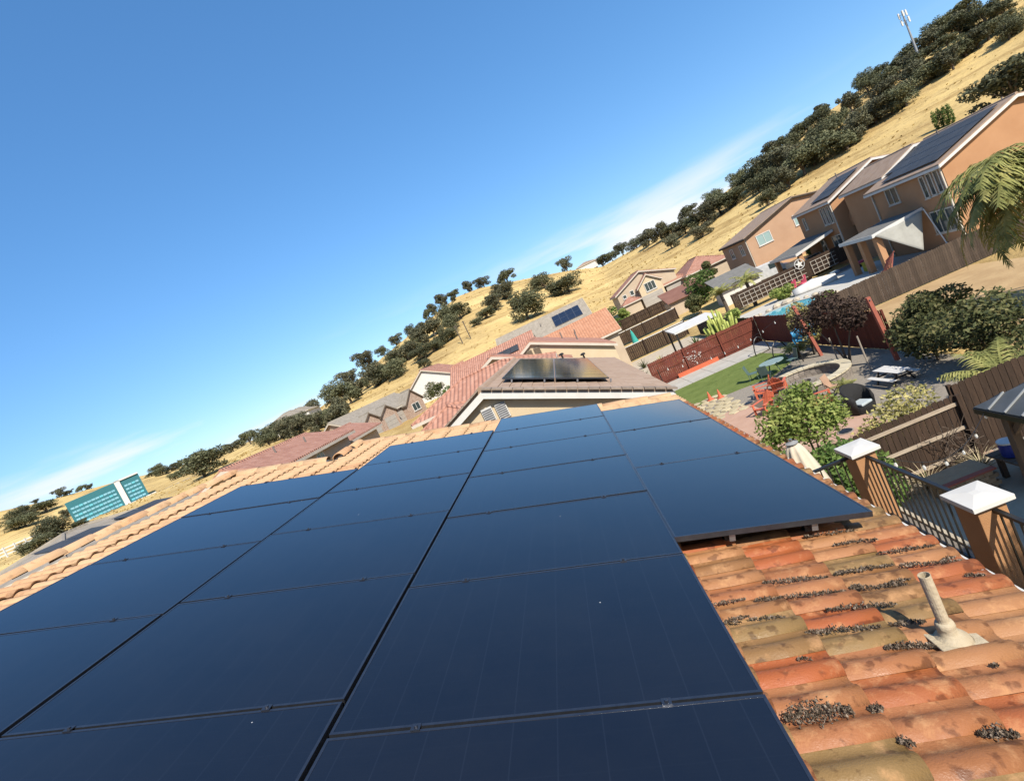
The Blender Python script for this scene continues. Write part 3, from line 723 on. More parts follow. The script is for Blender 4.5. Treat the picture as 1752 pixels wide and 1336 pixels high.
DOME = [('lone oak on the very top of the round hill', 827, 487, 28, 3), ('larger oak at the summit of the round hill', 868, 480, 34, 0), ('rounded oak right of the summit, left of a touching pair', 934, 494, 42, 2), ('rounded oak right of the summit, right of a touching pair', 975, 500, 48, 4),
 ('biggest dark oak low on the face of the round hill', 905, 546, 58, 2), ('oak on the round hill just left of the biggest one', 868, 512, 40, 3), ('sparse oak on the upper face of the round hill', 850, 530, 36, 3), ('small round bush alone on the round hill face', 777, 516, 13, 0), ('bare grey tree at the left of the summit', 803, 492, 22, 5), ('small oak at the left shoulder of the summit', 773, 496, 20, 1)]
for lb, x, y, wd, k in DOME: oak(x, y, wd, lb, None, rmin=140, kind=k)
SLOPE = [(757,512,26),(742,530,24),(735,545,20),(702,566,16),(676,586,26),(655,602,18),(634,630,32),(790,545,34),(765,556,36),(745,575,40),(768,584,32),(720,592,44),(745,602,30),(700,616,42),(728,630,28),(690,640,42),(668,646,38),(645,662,40),(620,676,36),(835,545,28),(820,556,18),(845,520,30),(885,528,26),(860,505,26),(606,660,30),(730,612,34),(680,628,34),(655,650,30),(710,602,34),(630,664,30),(756,592,28),(782,562,30)]
for x, y, wd in SLOPE:
    sz = 'broad' if wd >= 40 else 'medium' if wd >= 30 else 'small'
    seg = 'lower end' if x < 670 else 'middle' if x < 735 else 'upper end'
    row = 'on the skyline' if y < 1118 - 0.765 * x else 'on the grassy side'
    oak(x, y, wd, '%s dark oak %s, %s of left flank belt' % (sz, row, seg), 'oaks down the left flank of the round hill', rmin=130)
LOW = [(602,690,46),(572,694,38),(594,716,42),(562,730,42),(540,722,40),(520,744,46),(586,736,44),(484,750,42),(462,754,36),(448,736,30),(430,760,28),(414,764,20),(548,740,36),(508,736,34),(575,718,34),(500,754,30),(470,750,28)]
for x, y, wd in LOW:
    sz = 'broad' if wd >= 50 else 'medium' if wd >= 40 else 'small'
    seg = 'left end' if x < 470 else 'middle' if x < 550 else 'right end'
    oak(x, y, wd, '%s dark oak, %s of low clump beside round hill' % (sz, seg), 'oaks in the low clump left of the round hill', rmin=110)
oak(352, 818, 66, 'dark spreading oak left of the red tiled roofs', None, rmin=100, kind=4, hs=0.8)
oak(112, 918, 40, 'dark oak beside the white fence, below the glass building', None, rmin=105, kind=2, hs=0.8)
oak(72, 944, 34, 'low dark oak on the white fence line', None, rmin=105, kind=4, hs=0.7)
oak(142, 902, 18, 'small dark tree at the foot of the glass building', None, rmin=120, kind=1)
for i, (x, y, wd) in enumerate([(80,876,32),(40,880,15),(55,890,18),(25,893,22),(45,900,30),(105,850,16),(120,846,14),(140,838,12),(156,835,12),(270,800,16),(280,812,18),(295,806,16),(310,798,18),(330,794,16),(300,820,20),(345,785,20),(365,780,18),(320,812,16),(260,815,12),(118,884,16),(90,905,14),(60,860,9),(400,772,20),(385,776,18)]):
    seg = 'left of the glass building' if x < 125 else 'right of the glass building' if x > 240 else 'above the glass building'
    sz = 'larger' if wd > 19 else 'small' if wd > 14 else 'tiny'
    oak(x, y, wd, '%s scrub oak on the far dry hill %s' % (sz, seg), 'scrub oaks on the far left hills', rmin=230, hs=0.75)
oak(1032, 456, 24, 'dense round dark tree on the saddle beside the hilltop house', None, rmin=150, kind=0, hs=1.1)
oak(970, 462, 24, 'small oak on the skyline left of the hilltop house', None, rmin=150, kind=3)
# shrubs and trees at the hill foot behind the houses
oak(1316, 352, 28, 'round green tree behind the pink stucco house roof', None, rmin=95, kind=0)
oak(1742, 182, 70, 'dark green tree behind the nearest solar roofed house', None, rmin=80, kind=0)
for x, y, lb in ((1606,222,'leftmost'),(1615,218,'second'),(1624,214,'third'),(1632,211,'rightmost')):
    b = onhill(x, y, 95); t = thing('cypress_tree', '%s of four slim cypresses on the hill behind the solar roof' % lb, 'tree', b, 0, 'cypresses behind the solar roof')
    V, F = leafcloud([((0, 0, 1.6), (0.42, 0.42, 1.9))], 500, 0.16, int(x)); link('crown', cloudmesh('crown', V, F, m_green), t)
    MB().tube([(0, 0, -0.5), (0, 0, 1.0)], 0.08, 6).build('trunk', m_bark, t, world=False)
# tufts and low scrub over the slopes, nobody could count them
g = np.random.RandomState(8); nT = 5000
ta = np.radians(g.uniform(-52, 46, nT)); trr = 88 + 190 * g.rand(nT) ** 1.3
tx, ty = np.sin(ta)*trr, np.cos(ta)*trr; tz = terr(tx, ty)
sz = g.uniform(.06, .24, nT) * (1 + (trr - 88)/160)
V, F = [], []
for q in range(4):
    an = g.uniform(0, 3.14, nT); dx, dy = np.cos(an)*sz*.7, np.sin(an)*sz*.7; lx, ly = g.normal(size=nT)*sz*.4, g.normal(size=nT)*sz*.4
    V.append(np.stack([np.stack([tx-dx, ty-dy, tz-.1], 1), np.stack([tx+dx, ty+dy, tz-.1], 1), np.stack([tx+dx*.5+lx, ty+dy*.5+ly, tz+sz*.8], 1), np.stack([tx-dx*.7+lx, ty-dy*.7+ly, tz+sz*.6], 1)], 1).reshape(-1, 3))
V = np.concatenate(V); F = np.arange(len(V)).reshape(-1, 4)
tf = link('dry_grass_tufts', cloudmesh('dry_grass_tufts', V, F, mat('tuft_straw', (0.30, 0.20, 0.075), (0.46, 0.335, 0.135), scale=.2, c3=(0.40, 0.28, 0.10), trans=.3, rough=1, spec=.05)))
tag(tf, 'dry grass tufts and scrub scattered over the golden slopes', 'grass', kind='stuff')
# phone mast on the ridge
b = onhill(1578, 112, 150)
tw = thing('phone_mast', 'slim grey phone mast with antennas rising above the ridge oaks', 'mast', b)
top = atY(1557, 14, b.y); hm = top.z - b.z + 0.3
MB().tube([(0, 0, -1), (0, 0, hm)], [0.35, 0.16], 10).build('pole', mat('galvanised', (0.45, 0.46, 0.47), rough=0.5, metal=0.3), tw, world=False)
for k, (dz, a) in enumerate([(0.2, 0), (0.2, 2.1), (0.2, 4.2), (2.2, 1), (2.2, 3.1), (2.2, 5.2)]):
    c = Vector((math.cos(a)*0.9, math.sin(a)*0.9, hm - dz - 0.7))
    a_ = MB().obox(c, (0.35, 0.25, 1.5)); a_.bar((0, 0, c.z), c, 0.1, 0.1); a_.build('antenna', m_white, tw, world=False)

# ------------------------------------------------------------------ ground sheets of the back yards
YF = 13.8
sheet('dry_lot', [(14.0, 14.0), (24.5, 14.0), (24.5, 34.9), (14.0, 34.9)], 0.004, m_soil, label='bare dry orange soil behind the shrubs')
sheet('gravel_yard', [(2.2, YF), (13.4, YF), (13.4, 36.3), (2.2, 36.3)], 0.006, m_gravel, label='grey gravel of the neighbour yard')
sheet('own_yard', [(1.0, 3.0), (14.0, 3.0), (14.0, YF - 0.02), (1.0, YF - 0.02)], 0.006, m_beige, label='beige concrete of the own back yard')
lw = MB().poly([(2.2, 30.6, 0), (9.6, 29.4, 0), (11.2, 30.6, 0), (12.0, 33.2, 0), (11.7, 36.25, 0), (2.2, 36.25, 0)], (0, 0, 0.035))
structure('lawn', lw, m_lawn, 'green artificial lawn before the red fence')
pat = structure('patio', MB().box(2.2, 8.7, YF + .05, 26.5, 0.0, 0.010), mat('joint_dirt', (0.16, 0.11, 0.08), (0.2, 0.14, 0.1)), 'pink concrete patio of the neighbour yard')
def slabs(parent, x0, x1, y0, y1, dx, dy, z, m, keep=lambda x, y: True):
    nx, ny = max(1, round((x1-x0)/dx)), max(1, round((y1-y0)/dy)); dx, dy = (x1-x0)/nx, (y1-y0)/ny
    me = MB().box(-dx/2 + .012, dx/2 - .012, -dy/2 + .012, dy/2 - .012, 0.012, z).mesh('slab', m)
    for i in range(nx):
        for j in range(ny):
            x, y = x0 + (i+.5)*dx, y0 + (j+.5)*dy
            if keep(x, y):
                o = link('slab', me, parent); o.location = (x, y, rnd.uniform(-.002, .002))
slabs(pat, 2.2, 8.7, YF + .05, 26.5, 1.6, 1.6, 0.035, m_pink, lambda x, y: not (y > 22.5 and x > 7.0) and not (y > 20.5 and x > 8.2))
strip = structure('path', MB().box(2.2, 13.3, 36.3, 39.85, 0.0, 0.012), MATS['joint_dirt'], 'pale concrete path along the red fence')
slabs(strip, 2.2, 13.3, 36.3, 39.85, 1.6, 3.55, 0.05, m_conc)
# flagstones, each its own piece
fs = structure('flagstone_path', MB().box(3.2, 6.9, 25.8, 30.7, 0.0, 0.014), m_gravel, 'tan flagstone paving beside the lawn')
for i in range(7):
    for j in range(9):
        cx_, cy_ = 3.45 + i*0.53 + (0.26 if j % 2 else 0) + rnd.uniform(-.08, .08), 26.0 + j*0.54 + rnd.uniform(-.08, .08)
        k = rnd.randint(5, 7); a0 = rnd.uniform(0, 6)
        pts = [(math.cos(a0 + 6.283*q/k)*rnd.uniform(.23, .31), math.sin(a0 + 6.283*q/k)*rnd.uniform(.23, .31), 0.014) for q in range(k)]
        o = MB().poly(pts, (0, 0, 0.03 + rnd.uniform(0, .012))).build('flagstone', m_flag, fs); o.location = (cx_, cy_, 0)
sheet('pool_deck', [(14.0, 36.0), (29.9, 36.0), (29.9, 57.6), (14.0, 57.6)], 0.03, m_deckc, label='pale concrete deck round the pool')
sheet('rock_garden', [(2.2, 40.2), (13.2, 40.2), (13.2, 60.0), (2.2, 60.0)], 0.02, m_cream, label='cream rock garden behind the red fence')

# ------------------------------------------------------------------ fences
m_cedar = mat('brown_fence_wood', (0.034, 0.020, 0.012), (0.082, 0.049, 0.030), scale=3, rough=0.9, bump=0.4, bscale=30, rv=0.22, stretch=(6, 6, 0.6))
m_cedrail = mat('pale_fence_rail', (0.40, 0.31, 0.22), (0.56, 0.46, 0.34), scale=4, rough=0.9, bump=0.3, stretch=(0.6, 6, 6))
m_redf = mat('red_stained_wood', (0.135, 0.030, 0.018), (0.21, 0.055, 0.030), scale=3, rough=0.8, bump=0.3, bscale=20, rv=0.15, stretch=(5, 5, 0.6))
m_greyf = mat('grey_brown_fence_wood', (0.055, 0.038, 0.026), (0.125, 0.09, 0.064), scale=3, rough=0.9, bump=0.4, bscale=30, rv=0.25, stretch=(6, 6, 0.6))
def fence(name, label, a, b, h, m, mr=None, zb=0.0, board=0.14, side=1, rails=(0.3, 0.95, 1.55), post=2.4, cat='fence', jag=0.02, group=None, railside=True):
    """boards as single parts along a-b; rails and posts on one side"""
    a, b = Vector((a[0], a[1], zb)), Vector((b[0], b[1], zb)); d = b - a; ln = d.length; d.normalize()
    nrm = Vector((-d.y, d.x, 0)) * side; rz = math.atan2(d.y, d.x)
    t = thing(name, label, cat, a, 0, group)
    n = int(ln / board)
    me = MB().poly([(-board/2 + .004, -.009, 0.03), (board/2 - .004, -.009, 0.03), (board/2 - .004, -.009, h - .035), (board/2 - .03, -.009, h), (-board/2 + .03, -.009, h), (-board/2 + .004, -.009, h - .035)], (0, .018, 0)).mesh('board', m)
    for i in range(n):
        o = link('board', me, t); o.location = d * ((i + .5) * ln / n) + Vector((0, 0, rnd.uniform(-jag, jag))) + nrm * rnd.uniform(-.004, .004); o.rotation_euler.z = rz + rnd.gauss(0, .015)
    for z in rails:
        MB().bar(nrm*.034 + Vector((0, 0, z)), d*ln + nrm*.034 + Vector((0, 0, z)), 0.042, 0.085).build('rail', mr or m, t, world=False)
    k = max(1, round(ln / post))
    for i in range(k + 1):
        q = d * (i * ln / k) + nrm * .09
        MB().obox(q + Vector((0, 0, h/2)), (0.09, 0.09, h), Matrix.Rotation(rz, 3, 'Z')).build('post', m, t, world=False)
    return t
fence('wooden_fence', 'brown board fence with pale rails behind the balcony pillars', (4.4, YF), (8.28, YF), 1.78, m_cedar, m_cedrail, side=-1, rails=(0.28, 0.92, 1.55), post=3.88)
fence('wooden_fence', 'taller plain brown board fence behind the gazebo roof', (8.36, YF + .12), (12.6, YF + .12), 1.98, m_cedar, side=1, board=0.16)
fence('red_fence', 'sunlit red stained board fence behind the lawn path', (5.2, 40.0), (13.32, 40.0), 1.95, m_redf, side=-1, rails=(0.25, 1.05, 1.75), post=2.7)
fence('red_fence', 'shaded dark red fence side running toward the purple tree', (13.42, 39.9), (13.42, 25.0), 1.95, m_redf, side=1, rails=(0.25, 1.05, 1.75), post=2.7)
fence('grey_fence', 'weathered grey brown fence between the dry lot and pool', (13.6, 35.3), (29.6, 34.9), 1.8, m_greyf, side=1, post=2.4)
fence('dark_fence', 'dark fence side behind the tall cactus clump', (13.5, 40.2), (13.8, 57.5), 1.8, m_darkgap, side=-1, board=0.2)
fence('trellis_fence', 'brown fence with white lattice behind the pool', (18.5, 58.6), (34.0, 58.6), 1.75, m_cedar, side=1, zb=0.6, board=0.16)
# butterfly cluster and orange base board on the red fence
bt = thing('wall_ornament', 'cluster of small white metal butterflies on the red fence', 'ornament', (8.4, 39.9, 1.1))
for i in range(34):
    a, rr2 = rnd.uniform(0, 6.28), rnd.uniform(0, 1) ** .6
    o = MB().poly([(0, 0, 0), (.05, 0, .03), (.045, 0, -.03), (0, 0, -.008), (-.045, 0, -.03), (-.05, 0, .03)], (0, .012, 0)).build('butterfly', m_white, bt, world=False)
    o.location = (math.cos(a)*rr2*.75, -.03, math.sin(a)*rr2*.42); o.rotation_euler.y = rnd.uniform(-.7, .7)
m_org = mat('orange_paint', (0.62, 0.13, 0.055), (0.68, 0.17, 0.08), scale=3, rough=0.7)
k = thing('kick_board', 'bright orange base board leaning along the red fence', 'board', (8.6, 39.8, 0))
MB().box(6.9, 10.0, 39.72, 39.78, 0.05, 0.36).build('plank', m_org, k)
MB().box(6.9, 10.0, 39.78, 39.84, 0.05, 0.30).build('backing_plank', m_org, k)
# white lattice squares and star wheel on the trellis fence
for nm, x0, x1 in (('long', 19.2, 26.3), ('short', 27.0, 29.6)):
    t = thing('lattice', 'white square garden lattice, %s piece on the fence behind the pool' % nm, 'lattice', (x0, 58.4, 0.6))
    x = x0
    while x <= x1 + .01:
        MB().box(x - .018, x + .018, 58.42, 58.45, 0.65, 2.05).build('upright', m_trim, t); x += 0.55
    for z in (0.72, 1.15, 1.58, 2.0): MB().box(x0, x1, 58.452, 58.478, z - .018, z + .018).build('slat', m_trim, t)
st = thing('star_ornament', 'white metal star in a ring on the pool fence', 'ornament', (25.9, 58.3, 2.3))
MB().tube([(math.cos(q*.3142)*.5, 0, math.sin(q*.3142)*.5) for q in range(21)], 0.035, 6).build('ring', m_white, st, world=False)
MB().poly([((0.46 if q % 2 == 0 else 0.18)*math.sin(q*math.pi/5), 0, (0.46 if q % 2 == 0 else 0.18)*math.cos(q*math.pi/5)) for q in range(10)], (0, .03, 0)).build('star', m_white, st, world=False)

# ------------------------------------------------------------------ houses
m_redtile = rooftile('red_roof_tile', (0.42, 0.195, 0.135), (0.52, 0.26, 0.18), (0.60, 0.33, 0.24))
m_redtileY = rooftile('red_roof_tile_facing', (0.42, 0.195, 0.135), (0.52, 0.26, 0.18), (0.60, 0.33, 0.24), axis='Y')
m_browntile = rooftile('brown_flat_tile', (0.37, 0.25, 0.17), (0.45, 0.315, 0.22), (0.51, 0.375, 0.275), barrel=0.08)
m_browntileY = rooftile('brown_flat_tile_facing', (0.37, 0.25, 0.17), (0.45, 0.315, 0.22), (0.51, 0.375, 0.275), axis='Y', barrel=0.08)
m_greytile = rooftile('grey_tan_tile', (0.30, 0.255, 0.20), (0.37, 0.32, 0.25), (0.43, 0.37, 0.30), barrel=0.08)
m_orangetile = rooftile('orange_roof_tile', (0.46, 0.21, 0.12), (0.54, 0.26, 0.15), (0.60, 0.31, 0.19), barrel=0.3)
m_cream_w = mat('cream_stucco', (0.66, 0.52, 0.33), (0.72, 0.58, 0.39), scale=0.8, rough=0.9, bump=0.15, bscale=30)
m_yellow_w = mat('yellow_stucco', (0.66, 0.48, 0.22), (0.72, 0.54, 0.27), scale=0.8, rough=0.9, bump=0.15, bscale=30)
m_pink_w = mat('salmon_stucco', (0.50, 0.305, 0.185), (0.57, 0.36, 0.225), scale=0.5, rough=0.9, bump=0.15, bscale=20)
m_rust_w = mat('rust_stucco', (0.47, 0.245, 0.12), (0.54, 0.295, 0.15), scale=0.5, rough=0.9, bump=0.15, bscale=20)
m_tan_w = mat('tan_house_stucco', (0.55, 0.43, 0.30), (0.62, 0.50, 0.36), scale=0.8, rough=0.9)
m_stone_w = mat('brick_stone_veneer', (0.40, 0.27, 0.20), (0.55, 0.42, 0.33), scale=6, rough=0.9, bump=0.4, sharp=0.08)
def gable(name, label, x0, x1, y0, y1, zb, ze, xp, zr, mw, mr, axis='Y', oh=0.45, trim=None, cat='house', th=0.16, low=False):
    """house under a two-slope roof; axis = ridge direction. (x across the ridge, y along it; swapped for axis X)"""
    sw = (lambda a, b, c: (a, b, c)) if axis == 'Y' else (lambda a, b, c: (b, a, c))
    base = sw((x0 + x1) / 2, (y0 + y1) / 2, zb)
    t = thing(name, label, cat, base) if isinstance(name, str) else name
    k0 = (zr - ze) / (xp - x0); k1 = (zr - ze) / (x1 - xp)
    MB().poly([sw(x0, y0, zb - 1), sw(x1, y0, zb - 1), sw(x1, y0, ze), sw(xp, y0, zr), sw(x0, y0, ze)], Vector(sw(0, y1 - y0, 0))).build('wall', mw, t)
    r = MB(); up = 0.02
    a0, a1 = ze - oh*k0, ze - oh*k1
    r.poly([sw(x0 - oh, y0 - oh, a0 + up), sw(xp, y0 - oh, zr + up), sw(xp, y0 - oh, zr + up + th), sw(x0 - oh, y0 - oh, a0 + up + th)], Vector(sw(0, y1 - y0 + 2*oh, 0)))
    r.poly([sw(xp + .002, y0 - oh, zr + up), sw(x1 + oh, y0 - oh, a1 + up), sw(x1 + oh, y0 - oh, a1 + up + th), sw(xp + .002, y0 - oh, zr + up + th)], Vector(sw(0, y1 - y0 + 2*oh, 0)))
    roof_ = r.build('roof', mr, t)
    tm = trim or m_trim
    f = MB(); d = 0.035
    f.poly([sw(x0 - oh, y0 - oh - d, a0 - .12), sw(xp, y0 - oh - d, zr - .12), sw(x1 + oh, y0 - oh - d, a1 - .12), sw(x1 + oh, y0 - oh - d, a1 + .09), sw(xp, y0 - oh - d, zr + .09), sw(x0 - oh, y0 - oh - d, a0 + .09)], Vector(sw(0, d - .002, 0)))
    f.build('rake_board', tm, roof_)
    y9 = y1 + oh
    MB().poly([sw(x0 - oh, y9 + .002, a0 - .12), sw(xp, y9 + .002, zr - .12), sw(x1 + oh, y9 + .002, a1 - .12), sw(x1 + oh, y9 + .002, a1 + .09), sw(xp, y9 + .002, zr + .09), sw(x0 - oh, y9 + .002, a0 + .09)], Vector(sw(0, d, 0))).build('rake_board', tm, roof_)
    for xx, aa, sg in ((x0 - oh, a0, -1), (x1 + oh, a1, 1)):
        xa, xb = sorted((xx, xx + sg*0.035))
        MB().poly([sw(xa, y0 - oh, aa - .12), sw(xb, y0 - oh, aa - .12), sw(xb, y0 - oh, aa + .07), sw(xa, y0 - oh, aa + .07)], Vector(sw(0, y1 - y0 + 2*oh, 0))).build('fascia', tm, roof_)
    MB().tube([sw(xp, y0 - oh - .02, zr + th + up - .05), sw(xp, y1 + oh + .02, zr + th + up - .05)], 0.13, 8).build('ridge_cap', mr, roof_)
    return t, roof_
def hip(name, label, x0, x1, y0, y1, zb, ze, zr, mw, mr, oh=0.45, cat='house', trim=None):
    t = thing(name, label, cat, ((x0+x1)/2, (y0+y1)/2, zb)) if isinstance(name, str) else name
    MB().box(x0, x1, y0, y1, zb - 1, ze).build('wall', mw, t)
    a, b, c, d = x0 - oh, x1 + oh, y0 - oh, y1 + oh; w2 = min(b - a, d - c) / 2
    if (b - a) >= (d - c): p, q = ((a + w2, (c+d)/2, zr), (b - w2, (c+d)/2, zr))
    else: p, q = (((a+b)/2, c + w2, zr), ((a+b)/2, d - w2, zr))
    z = ze + .02
    m_ = MB(); m_.add([(a, c, z), (b, c, z), (b, d, z), (a, d, z), p, q, (a, c, z-.14), (b, c, z-.14), (b, d, z-.14), (a, d, z-.14)],
        ([(0, 1, 5, 4), (1, 2, 5), (2, 3, 4, 5), (3, 0, 4)] if (b - a) >= (d - c) else [(0, 1, 4), (1, 2, 5, 4), (2, 3, 5), (3, 0, 4, 5)]) + [(6, 9, 8, 7), (0, 6, 7, 1), (1, 7, 8, 2), (2, 8, 9, 3), (3, 9, 6, 0)])
    r = m_.build('roof', mr, t)
    f = MB()
    for (xa, xb, ya, yb) in ((a-.03, b+.03, c-.033, c-.003), (a-.03, b+.03, d+.003, d+.033), (a-.033, a-.003, c-.002, d+.002), (b+.003, b+.033, c-.002, d+.002)): f.box(xa, xb, ya, yb, z - .2, z - .015)
    f.build('fascia', trim or m_trim, r)
    hc = MB()
    for u, v in ((0, 0), (1, 0) if (b-a) < (d-c) else (1, 1), (2, 1), (3, 1) if (b-a) < (d-c) else (3, 0)):
        co = ((a, c, z), (b, c, z), (b, d, z), (a, d, z))[u]; hc.tube([co, (p, q)[v]], 0.1, 6)
    hc.tube([p, q], 0.1, 6); hc.build('hip_cap', mr, r)
    return t, r
def window(t, c, wd, ht, face, mg=None, mf=None, mull=1, name='window'):
    """window on a wall facing -X or -Y or +X; c = centre on the wall"""
    c = Vector(c); s = {'-X': (Vector((0, 1, 0)), Vector((-1, 0, 0))), '+X': (Vector((0, 1, 0)), Vector((1, 0, 0))), '-Y': (Vector((1, 0, 0)), Vector((0, -1, 0)))}[face]
    u, n = s; M = Matrix((u, n, Vector((0, 0, 1)))).transposed()
    f = MB(); b = 0.09
    for dx in (-wd/2 + b/2, wd/2 - b/2): f.obox(c + u*dx + n*.03, (b, .08, ht), M)
    for dz in (-ht/2 + b/2, ht/2 - b/2): f.obox(c + Vector((0, 0, dz)) + n*.03, (wd - 2*b - .004, .08, b), M)
    for i in range(mull): f.obox(c + u*(-wd/2 + wd*(i+1)/(mull+1)) + n*.028, (.06, .07, ht - 2*b - .004), M)
    o = f.build(name, mf or m_trim, t)
    MB().obox(c + n*.012, (wd - .1, .02, ht - .1), M).build('pane', mg or m_glass, o)
    MB().obox(c + Vector((0, 0, -ht/2 - .04)) + n*.05, (wd + .12, .12, .07), M).build('sill', mf or m_trim, o)
    return o
# --- next door: cream gable with louvres, brown flat tile roof and solar panels
n1, n1r = gable('house', 'cream gabled house next door with louvred vents and brown tile roof', -8.0, 2.15, 15.8, 30.2, 0, 4.38, -2.75, 6.62, m_cream_w, m_browntile, oh=0.24, trim=m_white)
zroof = lambda X: 6.62 + .18 - (X + 2.75) * (6.62 - 4.38) / 4.9
for (xa, xb, rz_) in ((-3.03, -2.68, 0), (-2.58, -2.24, 0)):
    lv = MB().box(xa, xb, 15.71, 15.79, 5.68, 6.20 if xa < -2.7 else 6.16).build('louvre_vent', m_white, n1)
    for i in range(7): MB().obox(((xa+xb)/2, 15.70, 5.75 + i*.065), (xb - xa - .05, .05, .035), Matrix.Rotation(R(35), 3, 'X')).build('slat', mat('grey_slat', (0.42, 0.42, 0.42), rough=.7), lv)
kk = (6.62 - 4.38) / 4.9
TROT = Euler((0, math.atan(kk), 0)).to_matrix()
rt = MB().obox((0, 0, 0), (0.30, 0.34, 0.05), TROT).mesh('rake_tile', mat('grey_brown_rake_tile', (0.30, 0.23, 0.175), (0.38, 0.30, 0.235), scale=5, rv=.18, bump=.2))
x = -2.55
while x < 2.5:
    o = link('rake_tile', rt, n1r); o.location = Vector((x, 15.60, zroof(x) + .03)) - org(n1); x += 0.29
TROT2 = Euler((0, -math.atan((6.62 - 4.38) / 5.25), 0)).to_matrix()
rt2 = MB().obox((0, 0, 0), (0.30, 0.34, 0.05), TROT2).mesh('rake_tile', MATS['grey_brown_rake_tile'])
x = -2.95
while x > -8.3:
    o = link('rake_tile', rt2, n1r); o.location = Vector((x, 15.60, 6.83 + (x + 2.75) * (6.62 - 4.38) / 5.25)) - org(n1); x -= 0.29
# tile courses of the sunny slope: thin stepped strips
cs = MB(); x = -2.45
while x < 2.5:
    cs.obox((x, 23.07, zroof(x) + .008), (0.33, 15.0, 0.022), Euler((0, math.atan(kk) - .045, 0)).to_matrix()); x += 0.318
c_ = cs.build('tile_courses', m_browntile, n1r); c_['kind'] = 'stuff'
sa = thing('solar_array', 'solar array on the brown tiled roof next door', 'solar array', (-2.2, 17.2, 6.5))
m_pfar = panelglass('far_solar_glass', 'X', 0.156, (0.012, 0.012, 0.014)); m_pfar.node_tree.nodes['Principled BSDF'].inputs['Specular IOR Level'].default_value = 0.2
RT = Euler((0, math.atan(kk), 0)).to_matrix()
m_pmat = mat('dull_solar_glass', (0.05, 0.052, 0.055), (0.075, 0.078, 0.082), scale=.8, rough=.55, spec=.25)
for i in range(2):
    for j in range(9):
        xc = -2.22 + (0.875 + 1.76 * i) * math.cos(math.atan(kk)); yc = 17.25 + 1.12 * (j + .5)
        pb = Vector((xc, yc, zroof(xc) + .17))
        q = MB().obox(pb, (1.73, 1.09, 0.04), RT).build('panel_frame', m_frame, sa)
        MB().obox(pb + RT @ Vector((0, 0, .0215)), (1.69, 1.05, .003), RT).build('glass', m_pfar, q)
for i in range(4):
    xc = -1.95 + i*0.98; MB().obox((xc, 17.3, zroof(xc) + .09), (.05, .06, .10), RT).build('foot', m_alu, sa)
for xx, yy in ((0.9, 30.2), (-0.2, 30.3)):
    v = thing('roof_vent', 'small dark %s vent on the far edge of the brown roof next door' % ('right' if xx > 0 else 'left'), 'vent', (xx, 30.0, zroof(xx)))
    MB().lathe([(.05, -.1), (.05, .22), (.14, .22), (.14, .30), (.06, .34)], (0, 0, 0), 10).build('cap', m_black, v, world=False)
# red tiled front wing left of it
hip('house_wing', 'low wing with red tiled hip roof left of the cream gable', -9.6, -1.0, 31.0, 36.6, 1, 5.75, 6.95, m_cream_w, m_redtileY, cat='house')
hip('entry_roof', 'small red tiled roof lower left of the cream gable house', -9.0, -4.5, 25.0, 30.0, 1, 4.95, 6.15, m_cream_w, m_redtileY, cat='house')
# yellow gable wing and second cream gable
gable('house', 'yellow stucco gable wing between the two cream gables', -10.6, 0.2, 38.2, 40.1, 1, 4.9, -4.9, 7.35, m_yellow_w, m_redtile, oh=0.22)
n2, n2r = gable('house', 'farther cream gabled house with two brown shutters and reddish roof', -7.6, 3.6, 40.4, 53.5, 0, 4.35, -2.05, 7.1, m_cream_w, m_redtile, oh=0.22)
for xa in (-2.42, -1.78):
    sh = MB().box(xa - .24, xa + .24, 40.31, 40.39, 5.95, 6.62).build('shutter', mat('brown_shutter', (0.25, 0.20, 0.14)), n2)
    for i in range(6): MB().obox((xa, 40.3, 6.02 + i*.1), (.42, .03, .06), Matrix.Rotation(R(30), 3, 'X')).build('slat', MATS['brown_shutter'], sh)
n3, n3r = gable('house', 'house with plain orange tiled roof beyond the cream gables', 56.0, 65.0, -3.2, 5.9, 0, 4.4, 60.5, 6.6, m_tan_w, rooftile('orange_roof_tile_facing', (0.46, 0.21, 0.12), (0.54, 0.26, 0.15), (0.60, 0.31, 0.19), axis='Y', barrel=0.3), oh=0.4, axis='X')
n4, n4r = gable('house', 'house with pale roof and blue solar panels under the round hill', 77.5, 88.5, -8.5, 5.6, 2.2, 6.4, 83.0, 9.2, m_tan_w, rooftile('grey_tan_tile_facing', (0.30, 0.255, 0.20), (0.37, 0.32, 0.25), (0.43, 0.37, 0.30), axis='Y', barrel=0.08), oh=0.4, axis='X')
sa4 = thing('solar_array', 'blue grid solar array on the pale roof under the round hill', 'solar array', (2, 80, 9))
m_pblue = panelglass('blue_solar_glass', 'X', 0.156, (0.012, 0.018, 0.035))
k4 = 2.8 / 5.5; R4 = Euler((math.atan(k4), 0, 0)).to_matrix()
for i in range(4):
    for j in range(2):
        xc, yc = 1.0 + 1.1*i, 79.2 + 1.55*j; pb = Vector((xc, yc, 6.4 + .30 + (yc - 77.5)*k4))
        q = MB().obox(pb, (1.06, 1.70, .05), R4).build('panel_frame', m_alu, sa4); MB().obox(pb + R4 @ Vector((0, 0, .027)), (1.0, 1.64, .003), R4).build('glass', m_pblue, q)
gable('house', 'house with short solar row on its long pinkish roof', 63.5, 73.5, -14.0, -3.0, 2.0, 5.9, 68.5, 8.0, m_cream_w, m_redtileY, oh=0.4, axis='X')
sk = thing('solar_array', 'short dark solar panel row on the long pinkish roof', 'solar array', (-7, 64, 8))
kb = 2.1 / 5.0; RB = Euler((math.atan(kb), 0, 0)).to_matrix()
